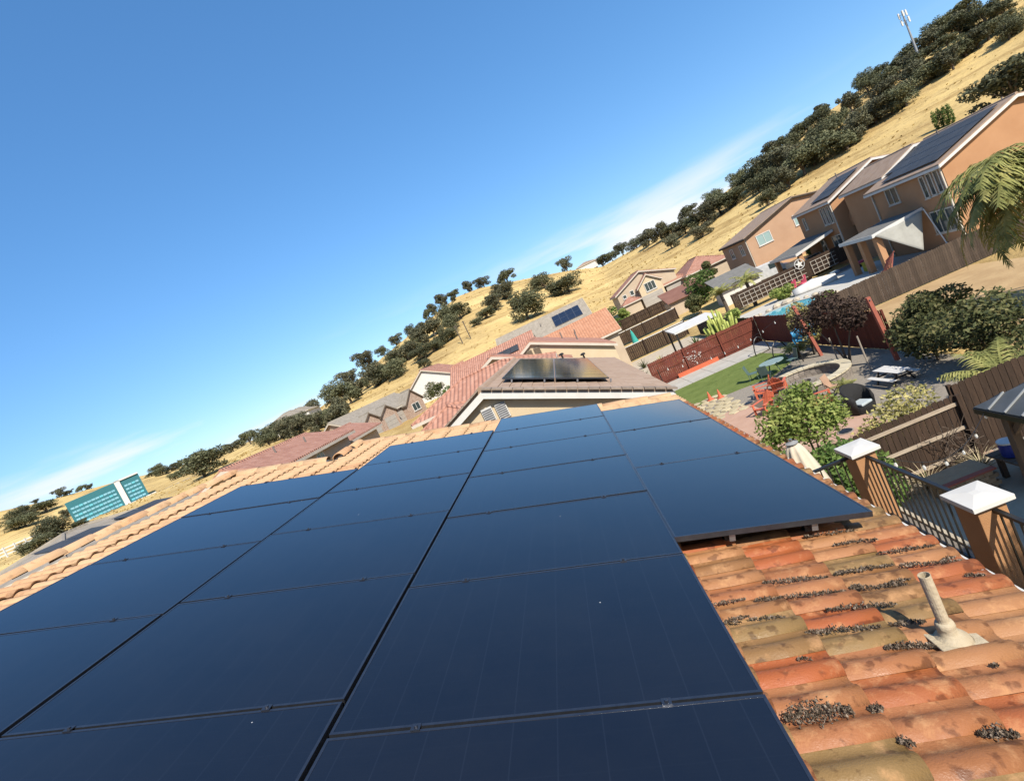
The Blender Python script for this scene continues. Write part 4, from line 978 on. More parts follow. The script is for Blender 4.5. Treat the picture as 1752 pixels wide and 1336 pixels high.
for j in range(4):
    pb = Vector((-8.6 + j*1.08, 65.4, 5.9 + .32 + (65.4 - 63.5)*kb))
    q = MB().obox(pb, (1.04, 1.7, .05), RB).build('panel_frame', m_frame, sk); MB().obox(pb + RB @ Vector((0, 0, .027)), (.98, 1.64, .003), RB).build('glass', m_pmat, q)
# --- across the street on the left
c1, c1r = gable('house', 'low red tiled house beyond the ridge tiles on the left', -24.5, -18.0, 29.5, 39.5, 4.4, 6.95, -21.2, 8.1, m_tan_w, m_redtile, axis='Y', oh=0.5)
window(c1, (-17.98, 34.2, 6.25), 1.1, 0.8, '+X', m_tealglass, m_white)
window(c1, (-17.98, 31.0, 6.25), 1.4, 0.8, '+X', m_tealglass, m_white)
c1b, _ = gable('house_wing', 'red tiled gable wing with solar patch at the far end of the low house', -24.0, -19.0, 41.5, 48.0, 4.4, 6.3, -21.3, 7.3, m_tan_w, m_redtile, axis='Y', oh=0.5)
hip('house', 'grey tan tiled house with dark solar roof behind the left ridge tiles', -33.0, -24.5, 21.5, 31.5, 5.2, 7.55, 8.75, m_tan_w, m_greytile)
for yy in (23.0, 27.6):
    s_ = thing('solar_array', 'dark solar panels on the grey roof, %s patch' % ('near left' if yy < 25 else 'right'), 'solar array', (-26, yy, 8.5))
    kq = 1.2 / 4.7; RB = Euler((0, math.atan(kq), 0)).to_matrix()
    for j in range(2):
        pb = Vector((-25.9, yy + j*1.72, 7.57 + .10 + 1.85*kq)); q = MB().obox(pb, (1.5, 1.68, .05), RB).build('panel_frame', m_frame, s_); MB().obox(pb + RB @ Vector((0, 0, .027)), (1.94, 1.62, .003), RB).build('glass', m_pmat, q)
m_garage = mat('garage_door', (0.42, 0.38, 0.33), (0.48, 0.44, 0.38), scale=2)
cb = Vector((-28.2, 82.0, 3.6))
c2, c2r = gable('house', 'tan brick house with grey roof and three garage doors across the street', cb.x - 9, cb.x, cb.y - 7.5, cb.y + 7.5, cb.z, cb.z + 2.9, cb.x - 4.5, cb.z + 5.0, m_stone_w, m_greytile, axis='Y', oh=0.4)
for i, (yc, wd_, gz_) in enumerate(((-5.4, 3.6, 3.9), (-1.6, 3.8, 3.9), (5.0, 4.4, 4.5))):
    gable(c2, None, cb.y + yc - wd_/2, cb.y + yc + wd_/2, cb.x - .5, cb.x + 1.1, cb.z, cb.z + 2.6, cb.y + yc, cb.z + gz_, m_stone_w, m_greytile, axis='X', oh=0.25, trim=mat('brown_trim', (0.16, 0.12, 0.09)))
    if i < 2:
        gd = MB().box(cb.x + 1.11, cb.x + 1.17, cb.y + yc - 1.25, cb.y + yc + 1.25, cb.z, cb.z + 2.1).build('garage_door', m_garage, c2)
        for q in range(3): MB().box(cb.x + 1.18, cb.x + 1.195, cb.y + yc - 1.22, cb.y + yc + 1.22, cb.z + .08 + q*.68, cb.z + .70 + q*.68).build('door_section', m_garage, gd)
    else: window(c2, (cb.x + 1.11, cb.y + yc, cb.z + 1.6), 1.9, 1.3, '+X', m_glass, m_white)
gd = MB().box(cb.x + .01, cb.x + .07, cb.y + .6, cb.y + 2.9, cb.z, cb.z + 2.1).build('garage_door', m_garage, c2)
for q in range(3): MB().box(cb.x + .08, cb.x + .095, cb.y + .65, cb.y + 2.85, cb.z + .08 + q*.68, cb.z + .70 + q*.68).build('door_section', m_garage, gd)
c2.rotation_euler.z = R(-24)
c3, c3r = gable('house', 'house with white gable end below the hill, left of yellow gable', -30, -20, 97.0, 112.0, 4.5, 7.4, -25.5, 10.5, m_white, m_redtile, axis='Y', oh=0.4)
g3, _ = gable(thing('house_wing', 'small white gable with window facing the street below the hill', 'house', (-19, 100, 4.5)), None, 97.5, 103.5, -20.5, -18.5, 4.5, 7.1, 100.5, 8.6, m_white, m_redtileY, axis='X', oh=0.3)
window(g3, (-18.48, 100.5, 6.6), 1.8, 1.0, '+X')
# --- right-hand row of two-storey houses; their backs (facing -X) lie in shade
def rhouse(label, x0, xp, x1, y0, y1, zb, ze, zr, mw, mr, **k):
    return gable('house', label, x0, x1, y0, y1, zb, ze, xp, zr, mw, mr, **k)
h1, h1r = rhouse('nearest two storey rust stucco house with big solar roof', 30.0, 35.9, 44.0, 41.9, 50.4, 0, 6.1, 8.15, m_rust_w, m_browntile, oh=0.35, trim=m_white)
for (y, z, wd, ht, mu) in ((47.75, 5.15, 1.45, 1.4, 1), (44.05, 4.9, .55, 1.75, 0), (43.3, 4.95, .55, 1.75, 0), (42.55, 5.0, .55, 1.75, 0), (43.4, 2.05, 2.4, 1.8, 2)):
    window(h1, (29.99, y, z), wd, ht, '-X', m_glass, m_trim, mu)
h1b, _ = rhouse('taller rear block of the nearest rust stucco house', 31.6, 34.6, 44.0, 50.6, 57.0, 0, 6.9, 8.2, m_rust_w, m_browntile, oh=0.3, trim=m_white)
sa = thing('solar_array', 'large dark solar array on the nearest two storey house', 'solar array', (33, 43, 7.5))
k1 = 2.05 / 5.9; RA = Euler((0, -math.atan(k1), 0)).to_matrix()
for i in range(4):
    for j in range(6):
        if i == 0 and j > 4: continue
        xc, yc = 30.75 + 1.25*i, 42.85 + 1.3*j; pb = Vector((xc, yc, 6.1 + .33 + (xc - 30)*k1))
        q = MB().obox(pb, (1.28, 1.27, .05), RA).build('panel_frame', m_frame, sa); MB().obox(pb + RA @ Vector((0, 0, .027)), (1.22, 1.21, .003), RA).build('glass', m_pmat, q)
h2, h2r = rhouse('second two storey rust stucco house with solar strip on its roof', 31.0, 36.0, 43.0, 58.5, 66.0, 0.4, 6.95, 8.9, m_rust_w, m_browntile, oh=0.35, trim=m_white)
for (y, z, wd, ht, mu) in ((64.6, 5.6, .6, 1.4, 0), (60.6, 5.6, .5, 1.9, 0), (59.9, 5.6, .5, 1.9, 0), (59.2, 5.6, .5, 1.9, 0), (59.7, 2.6, 1.9, 1.5, 1), (62.6, 2.3, 1.0, 2.0, 0)):
    window(h2, (30.99, y, z), wd, ht, '-X', m_glass, m_trim, mu)
MB().poly([(32.2, 57.6, 3.6), (36.2, 57.6, 3.6), (36.2, 57.6, 4.6), (35.9, 57.9, 5.1), (32.4, 57.9, 5.1), (32.2, 57.6, 4.6)], (0, 0.9, 0)).build('chimney_box', m_rust_w, h2)
sa = thing('solar_array', 'narrow dark solar strip on the second two storey house', 'solar array', (32, 60, 8))
k2 = 1.95 / 5.0; RA = Euler((0, -math.atan(k2), 0)).to_matrix()
for i in range(3):
    for j in range(3):
        xc, yc = 31.9 + 1.2*i, 59.4 + 1.3*j; pb = Vector((xc, yc, 6.95 + .33 + (xc - 31)*k2))
        q = MB().obox(pb, (1.22, 1.27, .05), RA).build('panel_frame', m_frame, sa); MB().obox(pb + RA @ Vector((0, 0, .027)), (1.16, 1.21, .003), RA).build('glass', m_pmat, q)
h3, h3r = rhouse('third two storey salmon stucco house with two bright windows', 28.6, 36.0, 46.0, 76.0, 86.0, 1.2, 7.0, 9.2, m_pink_w, m_browntile, oh=0.35, trim=m_darkgap)
window(h3, (30.9, 75.99, 5.9), 2.0, 1.5, '-Y', m_tealglass, m_white); window(h3, (36.2, 75.99, 6.3), 2.0, 1.5, '-Y', m_tealglass, m_white)
for y in (78.5, 82.5): window(h3, (28.59, y, 5.6), 1.3, 1.5, '-X', m_glass, m_white)
window(h3, (28.59, 79, 2.9), 1.5, 1.4, '-X', m_glass, m_white)
hip('house', 'low tan house with pinkish roof left of the salmon house', 24.0, 31.0, 92.0, 104.0, 2.5, 5.4, 7.6, m_tan_w, m_redtile)
# tan two-storey house with garage, facing us at the street end
t4, t4r = gable('house', 'tan two storey house with front gable and wide garage doors', 12.4, 23.0, 95.0, 103.0, 3.3, 7.4, 17.4, 9.6, m_tan_w, m_redtile, axis='Y', oh=0.35)
g5, _ = gable(thing('front_gable', 'projecting cream front gable with grid window on the tan house', 'house', (18, 93.6, 3.3)), None, 16.0, 20.0, 93.4, 94.9, 3.3, 7.0, 18.0, 8.6, m_cream_w, m_redtile, axis='Y', oh=0.3)
window(g5, (18.0, 93.39, 6.5), 1.9, 1.5, '-Y', m_glass, m_white, 2)
for x0, x1 in ((15.9, 19.6), (20.6, 23.4)):
    gd = MB().box(x0, x1, 93.28 if x0 < 20 else 94.9, 93.37 if x0 < 20 else 94.985, 3.3, 5.3).build('garage_door', m_garage, t4)
    for q in range(3): MB().box(x0 + .05, x1 - .05, 93.26 if x0 < 20 else 94.88, 93.275 if x0 < 20 else 94.897, 3.4 + q*.64, 3.98 + q*.64).build('door_section', m_garage, gd)
hip(thing('garage_wing', 'low garage wing with pink roof at the right of the tan house', 'house', (22, 93, 3.3)), None, 20.3, 24.2, 95.0, 100.0, 3.3, 5.5, 6.9, m_tan_w, m_redtile)
hip(thing('porch', 'small hipped porch at the left of the tan house', 'house', (13.5, 93.5, 3.3)), None, 12.6, 15.4, 92.6, 94.8, 3.3, 5.3, 6.2, m_tan_w, m_redtile, oh=.3)
window(t4, (13.6, 94.99, 6.6), .7, .7, '-Y', m_glass, m_white, 0); window(t4, (15.0, 94.99, 6.7), .7, .9, '-Y', m_glass, m_white, 0)
# hilltop house and far white houses
hb = onhill(1006, 452, 170)
hip('house', 'tiny house on the skyline at the saddle between the hills', hb.x - 6, hb.x + 4, hb.y - 3, hb.y + 5, hb.z, hb.z + 2.4, hb.z + 3.8, m_white, m_browntile)

# ------------------------------------------------------------------ plants of the yards
def shrub(name, label, loc, lobes, n, size, m, stems=4, cat='shrub', group=None, seed=1, sr=0.03, **k):
    t = thing(name, label, cat, loc, 0, group)
    V, F = leafcloud(lobes, n, size, seed, **k); link('crown', cloudmesh('crown', V, F, m), t)
    g = random.Random(seed); tr = MB()
    for i in range(stems):
        c = lobes[i % len(lobes)][0]
        tr.tube([(g.uniform(-.12, .12), g.uniform(-.12, .12), -.1), (c[0]*.4, c[1]*.4, c[2]*.5), (c[0], c[1], c[2]*1.05)], [sr*1.5, sr, sr*.5], 6)
    tr.build('trunk', m_bark, t, world=False)
    return t
def lobesof(r, h, n, seed, zmin=0.25, flat=0.8):
    g = random.Random(seed); L_ = []
    for i in range(n):
        a = g.uniform(0, 6.28); q = g.uniform(0.15, 0.62) * r; s = g.uniform(.32, .5) * r
        L_.append(((math.cos(a)*q, math.sin(a)*q, g.uniform(zmin, 0.82) * h), (s, s, s*flat)))
    return L_
# lime green tree at the patio corner
shrub('small_tree', 'bright lime green leafy tree at the patio corner', (5.25, 15.3, 0), [((-.62, 0, 2.35), (.62, .6, .45)), ((0, .1, 2.6), (.7, .65, .5)), ((.62, -.1, 2.2), (.6, .6, .46)), ((.12, -.25, 1.9), (.75, .6, .38)), ((-.42, .35, 1.9), (.5, .5, .38)), ((-1.1, -.1, 1.95), (.36, .34, .18)), ((.95, .1, 1.75), (.34, .34, .26)), ((.35, .25, 2.85), (.42, .42, .28)), ((-1.0, .1, 1.55), (.4, .3, .12))], 5200, 0.066, m_lime, stems=5, cat='tree', seed=5, sr=.03, shell=0.25)
shrub('hedge_shrub', 'dense green shrub below the lime tree, behind the railing', (4.3, 12.4, 0), [((0, 0, 1.5), (.8, .7, .9)), ((.5, .1, 1.9), (.6, .5, .5)), ((-.6, .1, 2.1), (.55, .5, .5)), ((.1, 0, .8), (.9, .7, .7)), ((1.0, 0, 1.2), (.5, .5, .7))], 5200, 0.07, m_green, seed=6)
shrub('pale_shrub', 'pale yellow green shrub leaning over the brown fence', (7.3, 14.9, 0), [((0, 0, 1.2), (.8, .6, .6)), ((.6, .2, 1.5), (.7, .5, .5)), ((-.6, .1, .9), (.6, .5, .5)), ((.2, .3, .6), (.9, .6, .5))], 3600, 0.06, m_pale, seed=8)
for i, (x, y, r, h, mm, lb) in enumerate(((14.3, 22.9, 1.35, 2.4, m_bush, 'dark shrub beside the red post, left end of the shrub row'), (13.0, 21.6, 1.8, 2.7, m_bush, 'tallest dark shrub in the middle of the shrub row'), (12.9, 18.8, 1.9, 2.6, m_bush, 'dark shrub under the palm, right end of the shrub row'), (13.4, 16.3, 1.8, 2.4, m_bush, 'dark shrub at the right frame edge below the palm'))):
    shrub('dark_shrub', lb, (x, y, 0), lobesof(r, h, 9, 20 + i, .2), 4600, 0.085, mm, group='dark shrub row', seed=30 + i)
shrub('purple_tree', 'purple leaved tree with thin leaning trunks behind the seat wall', (11.7, 25.6, 0), [((0, 0, 2.75), (.85, .9, .7)), ((-.8, .5, 2.6), (.7, .7, .6)), ((.75, -.5, 2.4), (.75, .7, .6)), ((.2, .4, 3.2), (.6, .6, .45)), ((.4, -.9, 2.1), (.55, .5, .45))], 4200, 0.075, m_purple, stems=5, cat='tree', seed=12)
shrub('small_tree', 'yellow green tree touching the purple tree on its left', (12.4, 30.2, 0), [((0, 0, 1.9), (.7, .7, .7)), ((.1, .4, 2.5), (.55, .55, .5)), ((-.1, -.4, 1.3), (.6, .6, .5))], 2400, 0.075, m_pale, cat='tree', seed=13)
for lb, a, b in (('left', (1434, 617), (1418, 578)), ('right', (1491, 636), (1466, 575))):
    p = atZ(*a); q = atY(*b, p.y + .2); t = thing('tree_stake', 'pale wooden tree stake under the purple tree, %s one' % lb, 'stake', p)
    MB().tube([p + Vector((0, 0, -.1)), q], 0.035, 7).build('pole', mat('pale_stake_wood', (0.42, 0.36, 0.29), scale=6), t)
# sago palms / agaves: stiff arching fronds
def rosette(t, n, ln, wd, m, up=0.9, arch=0.9, leaflets=0, seed=1, z0=0.0, taper=True):
    g = random.Random(seed); V, F = [], []
    for i in range(n):
        a = 6.283 * i / n * 2.4 + g.uniform(-.2, .2); e = up * g.uniform(.35, 1.25)
        d = Vector((math.cos(a), math.sin(a), 0)); s = Vector((-d.y, d.x, 0)); L_ = ln * g.uniform(.8, 1.1)
        pts = []
        for k in range(7):
            u = k / 6; th_ = e - arch * u; 
            pts.append((pts[-1] + (d*math.cos(th_ + arch*.08) + Vector((0, 0, math.sin(th_ + arch*.08)))) * L_ / 6) if pts else Vector((0, 0, z0)))
        if not leaflets:
            for k in range(6):
                w0, w1 = wd*(1 - k/6)**.6, wd*(1 - (k+1)/6)**.6; b = len(V)
                V += [pts[k] - s*w0, pts[k] + s*w0, pts[k+1] + s*w1, pts[k+1] - s*w1]; F.append((b, b+1, b+2, b+3))
        else:
            for k in range(leaflets):
                u = (k + .5) / leaflets * 6; i0 = min(5, int(u)); p = pts[i0].lerp(pts[i0+1], u - i0); dr = (pts[i0+1] - pts[i0]).normalized()
                ll = wd * (0.25 + 1.0*math.sin(math.pi*min(1, (k + 2)/(leaflets + 2)) ** .8))
                for sg in (-1, 1):
                    tip = p + s*sg*ll*g.uniform(.75, 1.05) + dr*ll*.55 + Vector((0, 0, -ll*g.uniform(.15, .75)))
                    mid = p.lerp(tip, .5) + Vector((0, 0, ll*.10)); w_ = wd*.045 + .004; o = dr*w_; b = len(V)
                    V += [p - o, p + o, mid + o*1.2, mid - o*1.2, tip]; F += [(b, b+1, b+2, b+3), (b+3, b+2, b+4)]
            k0 = len(V); w_ = 0.012 + .006*ln
            for p in pts: V += [p - s*w_, p + s*w_]
            F += [(k0 + 2*k, k0 + 2*k + 1, k0 + 2*k + 3, k0 + 2*k + 2) for k in range(6)]
    me = bpy.data.meshes.new('fronds'); me.from_pydata([tuple(v) for v in V], [], F); me.materials.append(m); return link('fronds', me, t)
def sago(label, loc, ln, n, pot=None, seed=1, z0=.35):
    t = thing('sago_palm', label, 'plant', loc)
    rosette(t, n, ln, ln*.22, m_palm, 1.0, 1.1, 22, seed, z0)
    MB().lathe([(.11, -.05), (.14, z0*.5), (.10, z0)], (0, 0, 0), 10).build('trunk', m_bark, t, world=False)
    if pot: MB().lathe([(.16, 0), (.24, .34), (.26, .36), (.22, .33), (.2, .28)], (0, 0, 0), 16).build('pot', pot, t, world=False)
m_pot = mat('terracotta_pot', (0.42, 0.2, 0.11), rough=.8)
sago('potted sago palm beside the black wicker chair', tuple(atZ(1458, 690)), .55, 16, m_pot, 3, .7)
sago('sago palm behind the green metal table', tuple(atZ(1368, 612)), 1.0, 22, None, 4, .4)
sago('large sago palm behind the fence near the gazebo roof', (10.6, 15.4, 0), 1.5, 30, None, 5, .9)
# tall palm at the right frame edge
def palm(label, loc, h, ln, n, seed, name='palm_tree', arch=1.95, wd=.42):
    t = thing(name, label, 'tree', loc)
    rosette(t, n, ln, wd, m_palm, 1.15, arch, 46, seed, h)
    MB().tube([(0, 0, -.2), (.05, 0, h*.5), (0, 0, h)], [.24, .19, .17], 12).build('trunk', m_bark, t, world=False)
    return t
palm('tall feather palm at the right frame edge before the houses', (18.5, 20.8, 0), 4.7, 4.5, 84, 9, arch=2.35, wd=.7)
palm('palm beside the gutter and second balcony pillar, casting frond shade', (5.9, 0.5, 0), 7.6, 2.3, 13, 10)
# ------------------------------------------------------------------ furniture of the neighbour yard
m_adir = mat('coral_plastic', (0.66, 0.155, 0.075), (0.72, 0.19, 0.10), scale=4, rough=.5)
def adirondack(label, loc, rz):
    t = thing('adirondack_chair', label, 'chair', loc, rz, 'coral adirondack chairs round the fire pit')
    for i in range(5):
        x = (i - 2) * .105; hgt = .95 - abs(i - 2) * .06
        MB().bar((x, .12, .30), (x, .42, hgt), .095, .02, (0, -1, .3)).build('back_slat', m_adir, t, world=False)
    for i in range(5): MB().bar((-.28, -.42 + i*.125, .37 - i*.035), (.28, -.42 + i*.125, .37 - i*.035), .11, .02).build('seat_slat', m_adir, t, world=False)
    for sx in (-1, 1):
        MB().box(sx*.33 - .06, sx*.33 + .06, -.5, .28, .55, .575).build('armrest', m_adir, t, world=False)
        MB().box(sx*.30 - .02, sx*.30 + .02, -.47, -.38, 0, .55).build('leg', m_adir, t, world=False)
        MB().bar((sx*.29, -.42, .34), (sx*.29, .52, .03), .025, .1).build('leg', m_adir, t, world=False)
    MB().bar((-.3, .30, .62), (.3, .30, .62), .04, .06).build('crossbar', m_adir, t, world=False)
adirondack('coral adirondack chair farthest from the lime tree, beside the lawn', tuple(atZ(1312, 676)), R(-110))
adirondack('coral adirondack chair turned sideways beside the seat wall', tuple(atZ(1336, 672)), R(150))
adirondack('coral adirondack chair half behind the lime tree, near the flagstones', tuple(atZ(1316, 706)), R(-60))
adirondack('coral adirondack chair right of the lime tree', tuple(atZ(1408, 698)), R(70))
for lb, px in (('left', (1216, 684)), ('right', (1233, 680))):
    t = thing('traffic_cone', 'small orange cone on the flagstones, %s of the pair' % lb, 'cone', tuple(atZ(*px, .05)))
    MB().lathe([(.13, .02), (.02, .5), (.0, .5)], (0, 0, 0), 12).build('cone', m_adir, t, world=False); MB().box(-.18, .18, -.18, .18, 0, .03).build('base', m_adir, t, world=False)
m_gmetal = mat('green_metal', (0.10, 0.16, 0.14), (0.14, 0.21, 0.185), rough=.5)
p = atZ(1328, 640); t = thing('patio_table', 'round pale green metal table at the lawn edge', 'table', tuple(p)); t.scale = (.85, .85, 1)
MB().lathe([(.02, .70), (.75, .70), (.76, .72), (.75, .74), (.02, .742)], (0, 0, 0), 24).build('table_top', mat('pale_green_metal', (0.32, 0.42, 0.38), rough=.45), t, world=False)
for i in range(4):
    a = i * 1.571 + .5; MB().tube([(math.cos(a)*.2, math.sin(a)*.2, .7), (math.cos(a)*.5, math.sin(a)*.5, 0)], .02, 6).build('leg', m_gmetal, t, world=False)
def metalchair(label, loc, rz):
    t = thing('patio_chair', label, 'chair', loc, rz, 'green metal chairs at the round table')
    MB().box(-.23, .23, -.23, .23, .43, .455).build('seat', m_gmetal, t, world=False)
    MB().poly([(-.23, .22, .46), (.23, .22, .46), (.25, .34, .95), (-.25, .34, .95)], (0, .015, 0)).build('backrest', m_gmetal, t, world=False)
    for x in (-.21, .21):
        for y in (-.21, .21): MB().tube([(x, y, .43), (x*1.1, y*1.15, 0)], .014, 6).build('leg', m_gmetal, t, world=False)
metalchair('green metal chair on the lawn side of the round table', tuple(p + Vector((-.95, .5, 0))), R(60))
metalchair('green metal chair on the near side of the round table', tuple(p + Vector((-.7, -.75, 0))), R(140))
metalchair('dark green metal chair right of the round table', tuple(p + Vector((1.0, -.1, 0))), R(-90))
for lb, px in (('left', (1306, 604)), ('right', (1340, 614))):
    q = atZ(*px); t = thing('garden_hoop', 'dark metal arched hoop by the path, %s of two' % lb, 'hoop', tuple(q))
    MB().tube([(math.cos(k*math.pi/12)*.55, math.cos(k*math.pi/12)*.2, math.sin(k*math.pi/12)*1.15) for k in range(13)], .035, 6).build('arch', m_black, t, world=False)
    MB().bar((-.55, -.2, .02), (.55, .2, .02), .05, .04).build('foot', m_black, t, world=False)
# curved seat wall
sw_ = thing('seat_wall', 'low curved stone seat wall with pale cap round the fire pit', 'wall', (9.55, 25.2, 0)); sw_.scale = (.86, .86, .95)
m_blk = mat('grey_wall_block', (0.26, 0.22, 0.18), (0.36, 0.31, 0.26), scale=5, rv=.2, bump=.3)
m_capst = mat('tan_cap_stone', (0.60, 0.52, 0.36), (0.68, 0.60, 0.43), scale=3, rv=.1)
for i in range(22):
    a0, a1 = R(-105 + i*9.6), R(-105 + (i+1)*9.6 - .6); ri, ro = 1.75, 2.12
    for k in range(3):
        o0 = R(1.5) if k % 2 else 0
        MB().poly([(ri*math.cos(a0+o0), ri*math.sin(a0+o0), k*.15), (ro*math.cos(a0+o0), ro*math.sin(a0+o0), k*.15), (ro*math.cos(a1+o0), ro*math.sin(a1+o0), k*.15), (ri*math.cos(a1+o0), ri*math.sin(a1+o0), k*.15)], (0, 0, .143)).build('block', m_blk, sw_, world=False)
    ri, ro = 1.68, 2.2
    MB().poly([(ri*math.cos(a0), ri*math.sin(a0), .45), (ro*math.cos(a0), ro*math.sin(a0), .45), (ro*math.cos(a1), ro*math.sin(a1), .45), (ri*math.cos(a1), ri*math.sin(a1), .45)], (0, 0, .07)).build('cap_stone', m_capst, sw_, world=False)
fp_ = thing('fire_pit', 'round stone fire pit between the coral chairs', 'fire pit', (9.2, 24.9, 0))
for i in range(12):
    a0, a1 = i*.5236, (i+1)*.5236 - .03
    MB().poly([(r_*math.cos(a_), r_*math.sin(a_), 0) for r_, a_ in ((.4, a0), (.62, a0), (.62, a1), (.4, a1))], (0, 0, .38)).build('block', m_blk, fp_, world=False)
# picnic table
t = thing('picnic_table', 'white topped picnic table with dark frame on the gravel', 'table', (11.0, 21.2, 0), R(4)); t.scale = (.72, .80, .72)
for i in range(3): MB().box(-.36 + i*.245, -.13 + i*.245, -.9, .9, .70, .735).build('top_plank', m_white, t, world=False)
for sx in (-1, 1):
    for q in range(2): MB().box(sx*.66 - .14 + q*.145, sx*.66 - .005 + q*.145, -.9, .9, .42, .45).build('bench_plank', m_white, t, world=False)
for y in (-.6, .6):
    MB().bar((-.75, y, .40), (.75, y, .40), .05, .07).build('crossbar', m_black, t, world=False)
    for sx in (-1, 1): MB().bar((sx*.25, y, .69), (sx*.55, y, 0), .06, .07).build('leg', m_black, t, world=False)
# black wicker chair with pale cushion
m_wick = mat('black_wicker', (0.012, 0.012, 0.013), (0.03, 0.029, 0.028), scale=40, rough=.6, bump=.6, bscale=60)
p = atZ(1478, 704); t = thing('wicker_chair', 'black wicker barrel chair with a pale cushion by the shrub', 'chair', tuple(p), R(20)); t.scale = (.7, .7, .72)
v, f = [], []
n = 20
for k, (z, r_) in enumerate(((0, .58), (.3, .62), (.42, .62))):
    for i in range(n): a = 6.283*i/n; v.append((math.cos(a)*r_, math.sin(a)*r_, z))
f = [(k*n+i, k*n+(i+1) % n, (k+1)*n+(i+1) % n, (k+1)*n+i) for k in range(2) for i in range(n)] + [tuple(range(2*n, 3*n))]
MB().add(v, f).build('base', m_wick, t, world=False)
v, f = [], []
for i in range(n + 1):
    a = R(-30) + R(240)*i/n; hh = .5 + .55*math.sin(math.pi*i/n)
    for r_, z in ((.64, .1), (.72, .42 + hh*.5), (.66, .42 + hh), (.58, .42 + hh), (.60, .42), (.56, .1)): v.append((math.cos(a)*r_, math.sin(a)*r_, z))
f = [(i*6+k, (i+1)*6+k, (i+1)*6+(k+1) % 6, i*6+(k+1) % 6) for i in range(n) for k in range(6)] + [tuple(range(6)), tuple(range(n*6, n*6+6))[::-1]]
MB().add(v, f).build('backrest', m_wick, t, world=False, smooth=True)
MB().box(-.36, .36, -.42, .30, .425, .56).build('cushion', mat('pale_cushion', (0.55, 0.62, 0.64), rough=.9), t, world=False, bevel=.04)
# side chair, blue cover, posts
p = atZ(1437, 676); t = thing('camp_chair', 'tan folding chair between the seat wall and wicker chair', 'chair', tuple(p), R(40))
mc = mat('tan_canvas', (0.52, 0.33, 0.22), rough=.9)
MB().box(-.25, .25, -.25, .25, .40, .43).build('seat', mc, t, world=False); MB().poly([(-.25, .24, .43), (.25, .24, .43), (.25, .36, .95), (-.25, .36, .95)], (0, .02, 0)).build('backrest', mc, t, world=False)
for x in (-.23, .23): MB().bar((x, -.25, 0), (x, .3, .62), .03, .03).build('leg', m_black, t, world=False); MB().bar((x, .25, 0), (x, -.25, .6), .03, .03).build('leg', m_black, t, world=False)
p = atZ(1391, 612); t = thing('covered_swing', 'bright blue fabric cover hung by the purple tree', 'cover', (p.x, p.y, 0))
V, F = [], []
for i in range(9):
    for j in range(7):
        V.append((-.55 + i*.14, .16*math.sin(i*1.3) + .1*math.sin(j), 1.05 + j*.12 + .07*math.sin(i*.9 + j)))
F = [(i*7+j, (i+1)*7+j, (i+1)*7+j+1, i*7+j+1) for i in range(8) for j in range(6)]
cv = MB().add(V, F).build('cover', mat('blue_tarp', (0.03, 0.22, 0.46), (0.06, 0.34, 0.60), scale=3, rough=.5), t, world=False, smooth=True); cv.modifiers.new('t', 'SOLIDIFY').thickness = .05
for x in (-.5, .5): MB().tube([(x, .05, 0), (x, .05, 1.8)], .03, 6).build('pole', m_black, t, world=False)
MB().tube([(-.55, .05, 1.8), (.55, .05, 1.8)], .03, 6).build('crossbar', m_black, t, world=False)
m_redpost = mat('red_post_paint', (0.40, 0.115, 0.075), (0.47, 0.15, 0.10), scale=4)
for lb, a, b, Y in (('right of the purple tree', (1520, 577), (1484, 509), 23.6), ('left of the purple tree', (1397, 588), (1357, 524), 29.3)):
    q0, q1 = atY(*a, Y), atY(*b, Y); q0.z = 0
    t = thing('shade_post', 'red wooden shade post standing %s' % lb, 'post', q0, 0)
    MB().bar(q0, q1, .15, .15).build('post', m_redpost, t); MB().obox(q1 + Vector((0, -.09, -.12)), (.05, .06, .05)).build('eye_bolt', m_alu, t)
# brown round stones on the patio
for lb, px in (('by the coral chairs', (1281, 690)), ('beside the brown fence end', (1447, 738))):
    t = thing('stepping_pot', 'small dark round drain cover on the patio %s' % lb, 'drain cover', tuple(atZ(*px, .04)))
    MB().lathe([(.05, 0), (.2, .0), (.22, .02), (.18, .045), (.02, .05)], (0, 0, 0), 14).build('lid', m_black, t, world=False); MB().lathe([(.23, 0), (.26, 0), (.26, .02), (.23, .02)], (0, 0, 0), 14).build('rim', m_blk, t, world=False)

# ------------------------------------------------------------------ own yard: gazebo, umbrella, planter, string lights
gz = thing('gazebo', 'gazebo with grey ribbed metal roof at the right frame edge', 'gazebo', (8.4, 9.5, 0))
m_mroof = mat('grey_metal_roof', (0.14, 0.145, 0.14), (0.19, 0.195, 0.19), scale=3, rough=.45, metal=.4)
gx0, gx1, gy0, gy1, ge, ga = 6.85, 10.0, 7.7, 11.0, 2.55, 3.45
ap = Vector(((gx0+gx1)/2, (gy0+gy1)/2, ga)); cs4 = [Vector((gx0, gy0, ge)), Vector((gx1, gy0, ge)), Vector((gx1, gy1, ge)), Vector((gx0, gy1, ge))]
for i in range(4):
    a, b = cs4[i], cs4[(i+1) % 4]
    r_ = MB().poly([a, b, ap], (0, 0, .02)).build('roof_panel', m_mroof, gz)
    for k in range(1, 9):
        u = k / 9; s0_ = a.lerp(b, u); mid = (a + b) / 2; top = s0_.lerp(ap + (s0_ - mid) * 0, 0)
        lim = 1 - abs(u - .5) * 2; e_ = s0_ + (ap - mid) * lim
        MB().bar(s0_ + Vector((0, 0, .035)), e_ + Vector((0, 0, .035)), .025, .03).build('rib', m_alu if 0 else mat('pale_roof_rib', (0.42, 0.43, 0.42), rough=.5), r_)
    MB().bar(a + Vector((0, 0, -.06)), b + Vector((0, 0, -.06)), .05, .11).build('fascia', m_black, gz)
